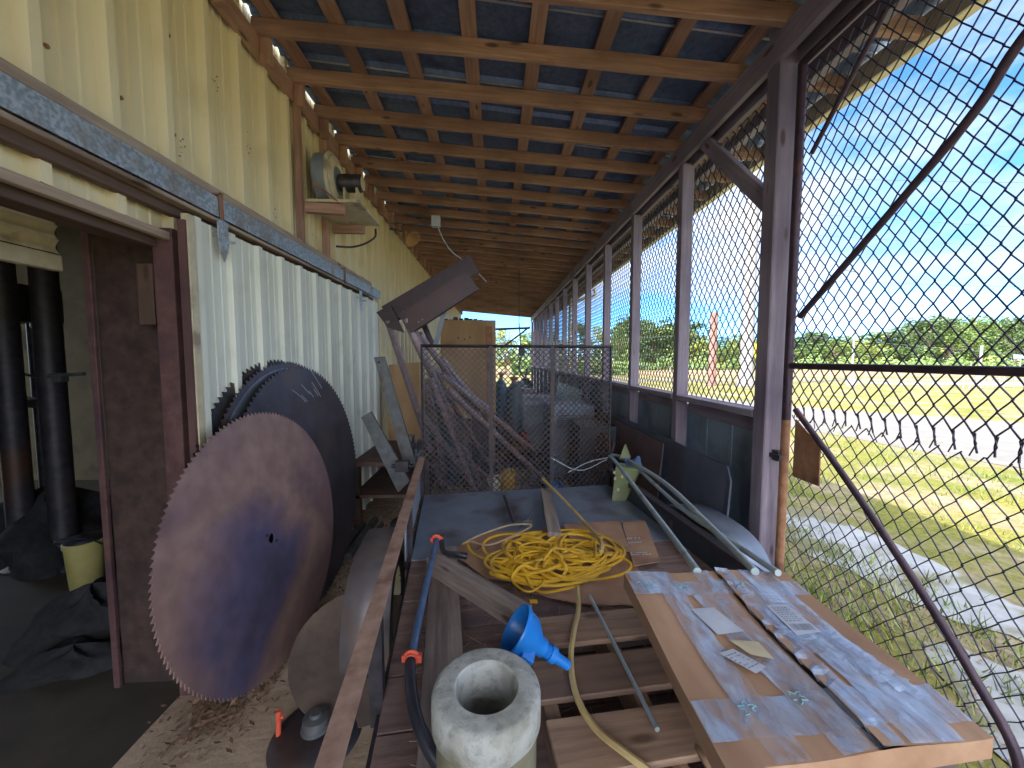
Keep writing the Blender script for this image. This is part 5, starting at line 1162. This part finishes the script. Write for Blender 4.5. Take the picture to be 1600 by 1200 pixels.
for j, (px, D, ty_, wp, m) in enumerate(((745, 38, 505, 60, 'leaf_c'), (790, 42, 515, 50, 'leaf_c'), (830, 45, 520, 50, 'leaf_a'), (870, 46, 520, 40, 'leaf_a'), (905, 50, 505, 40, 'leaf_b'), (940, 52, 512, 44, 'leaf_c'), (968, 48, 515, 40, 'leaf_a'))):
    tree(px, D, ty_, wp, m, j % 3, '%s of the trees seen past the far end of the lean-to, from the left' % ordn[j])
# dense far wood behind
mb = MB(); rw = random.Random(2)
for i in range(9000):
    px = rw.uniform(960, 1800); D = rw.uniform(96, 102); d = ray(px, 560); zt2 = H+(560-tops(px)-8)*D/600
    p = V((d.x/d.y*D, D, rw.uniform(0, zt2+.5*math.sin(px*.06)))); s = rw.uniform(.4, .9)
    e = V((rw.uniform(-1, 1), rw.uniform(-.4, .4), rw.uniform(-1, 1))).normalized(); f = e.cross(V((rw.uniform(-.3, .3), 1, rw.uniform(-.3, .3)))).normalized()
    mb.add([p-e*s, p+f*s*.7, p+e*s, p-f*s*.7], [(0, 1, 2, 3)])
tag(obj('far_woodland', mb, 'leaf_b'), 'dense far-off wood behind the tree rows', 'woodland', kind='stuff')
# bushes under the tree line
mb = MB()
for i in range(16000):
    px = rw.uniform(800, 1850); D = rw.uniform(52, 57) if px > 985 else rw.uniform(36, 40); d = ray(px, 560); p = V((d.x/d.y*D, D, abs(rw.gauss(0, .7))*(1+.4*math.sin(px*.11)))); s = rw.uniform(.12, .3)
    e = V((rw.uniform(-1, 1), rw.uniform(-1, 1), rw.uniform(-1, 1))).normalized(); f = e.orthogonal().normalized(); mb.add([p-e*s, p+f*s*.7, p+e*s, p-f*s*.7], [(0, 1, 2, 3)])
tag(obj('undergrowth', mb, 'leaf_a'), 'low undergrowth along the foot of the trees', 'undergrowth', kind='stuff')
# grass blades near the gate
mb = MB(); rg_ = random.Random(31)
def inpath(x, y): return False
cl = [(rg_.uniform(1.75, 9), rg_.uniform(.2, 12)) for _ in range(420)]+[(rg_.uniform(1.7, 3.2), rg_.uniform(1.6, 4.4)) for _ in range(160)]
for cx_, cy_ in cl:
    on = 2.9 < cx_+.45*cy_*.0 < 4.6 and (3.35+(4.15-cy_)*.53-1.1) < cx_ < (3.35+(4.15-cy_)*.53+.1)
    if on and rg_.random() < .85: continue
    if cx_ > 6.8+(8.5-cy_)*.25 and rg_.random() < .9: continue
    nb = rg_.randint(10, 34); sz = rg_.uniform(.03, .09)
    for q in range(nb):
        x, y = cx_+rg_.gauss(0, .09), cy_+rg_.gauss(0, .09); a = rg_.uniform(0, 6.28); hgt = sz*rg_.uniform(.6, 1.5); w_ = .0035+.002*rg_.random()
        p = V((x, y, -.01)); e = V((math.cos(a), math.sin(a), 0))*w_; t_ = V((rg_.uniform(-1, 1)*hgt*.8, rg_.uniform(-1, 1)*hgt*.8, hgt)); mb.add([p-e, p+e, p+t_*.6+e*.6, p+t_, p+t_*.6-e*.6], [(0, 1, 2, 3, 4)])
tag(obj('grass_tufts', mb, 'grass_blade'), 'sparse green and straw grass tufts beside the gate', 'grass', kind='stuff')
print('objects', len(bpy.data.objects), 'polys', sum(len(o.data.polygons) for o in bpy.data.objects if o.type == 'MESH'))
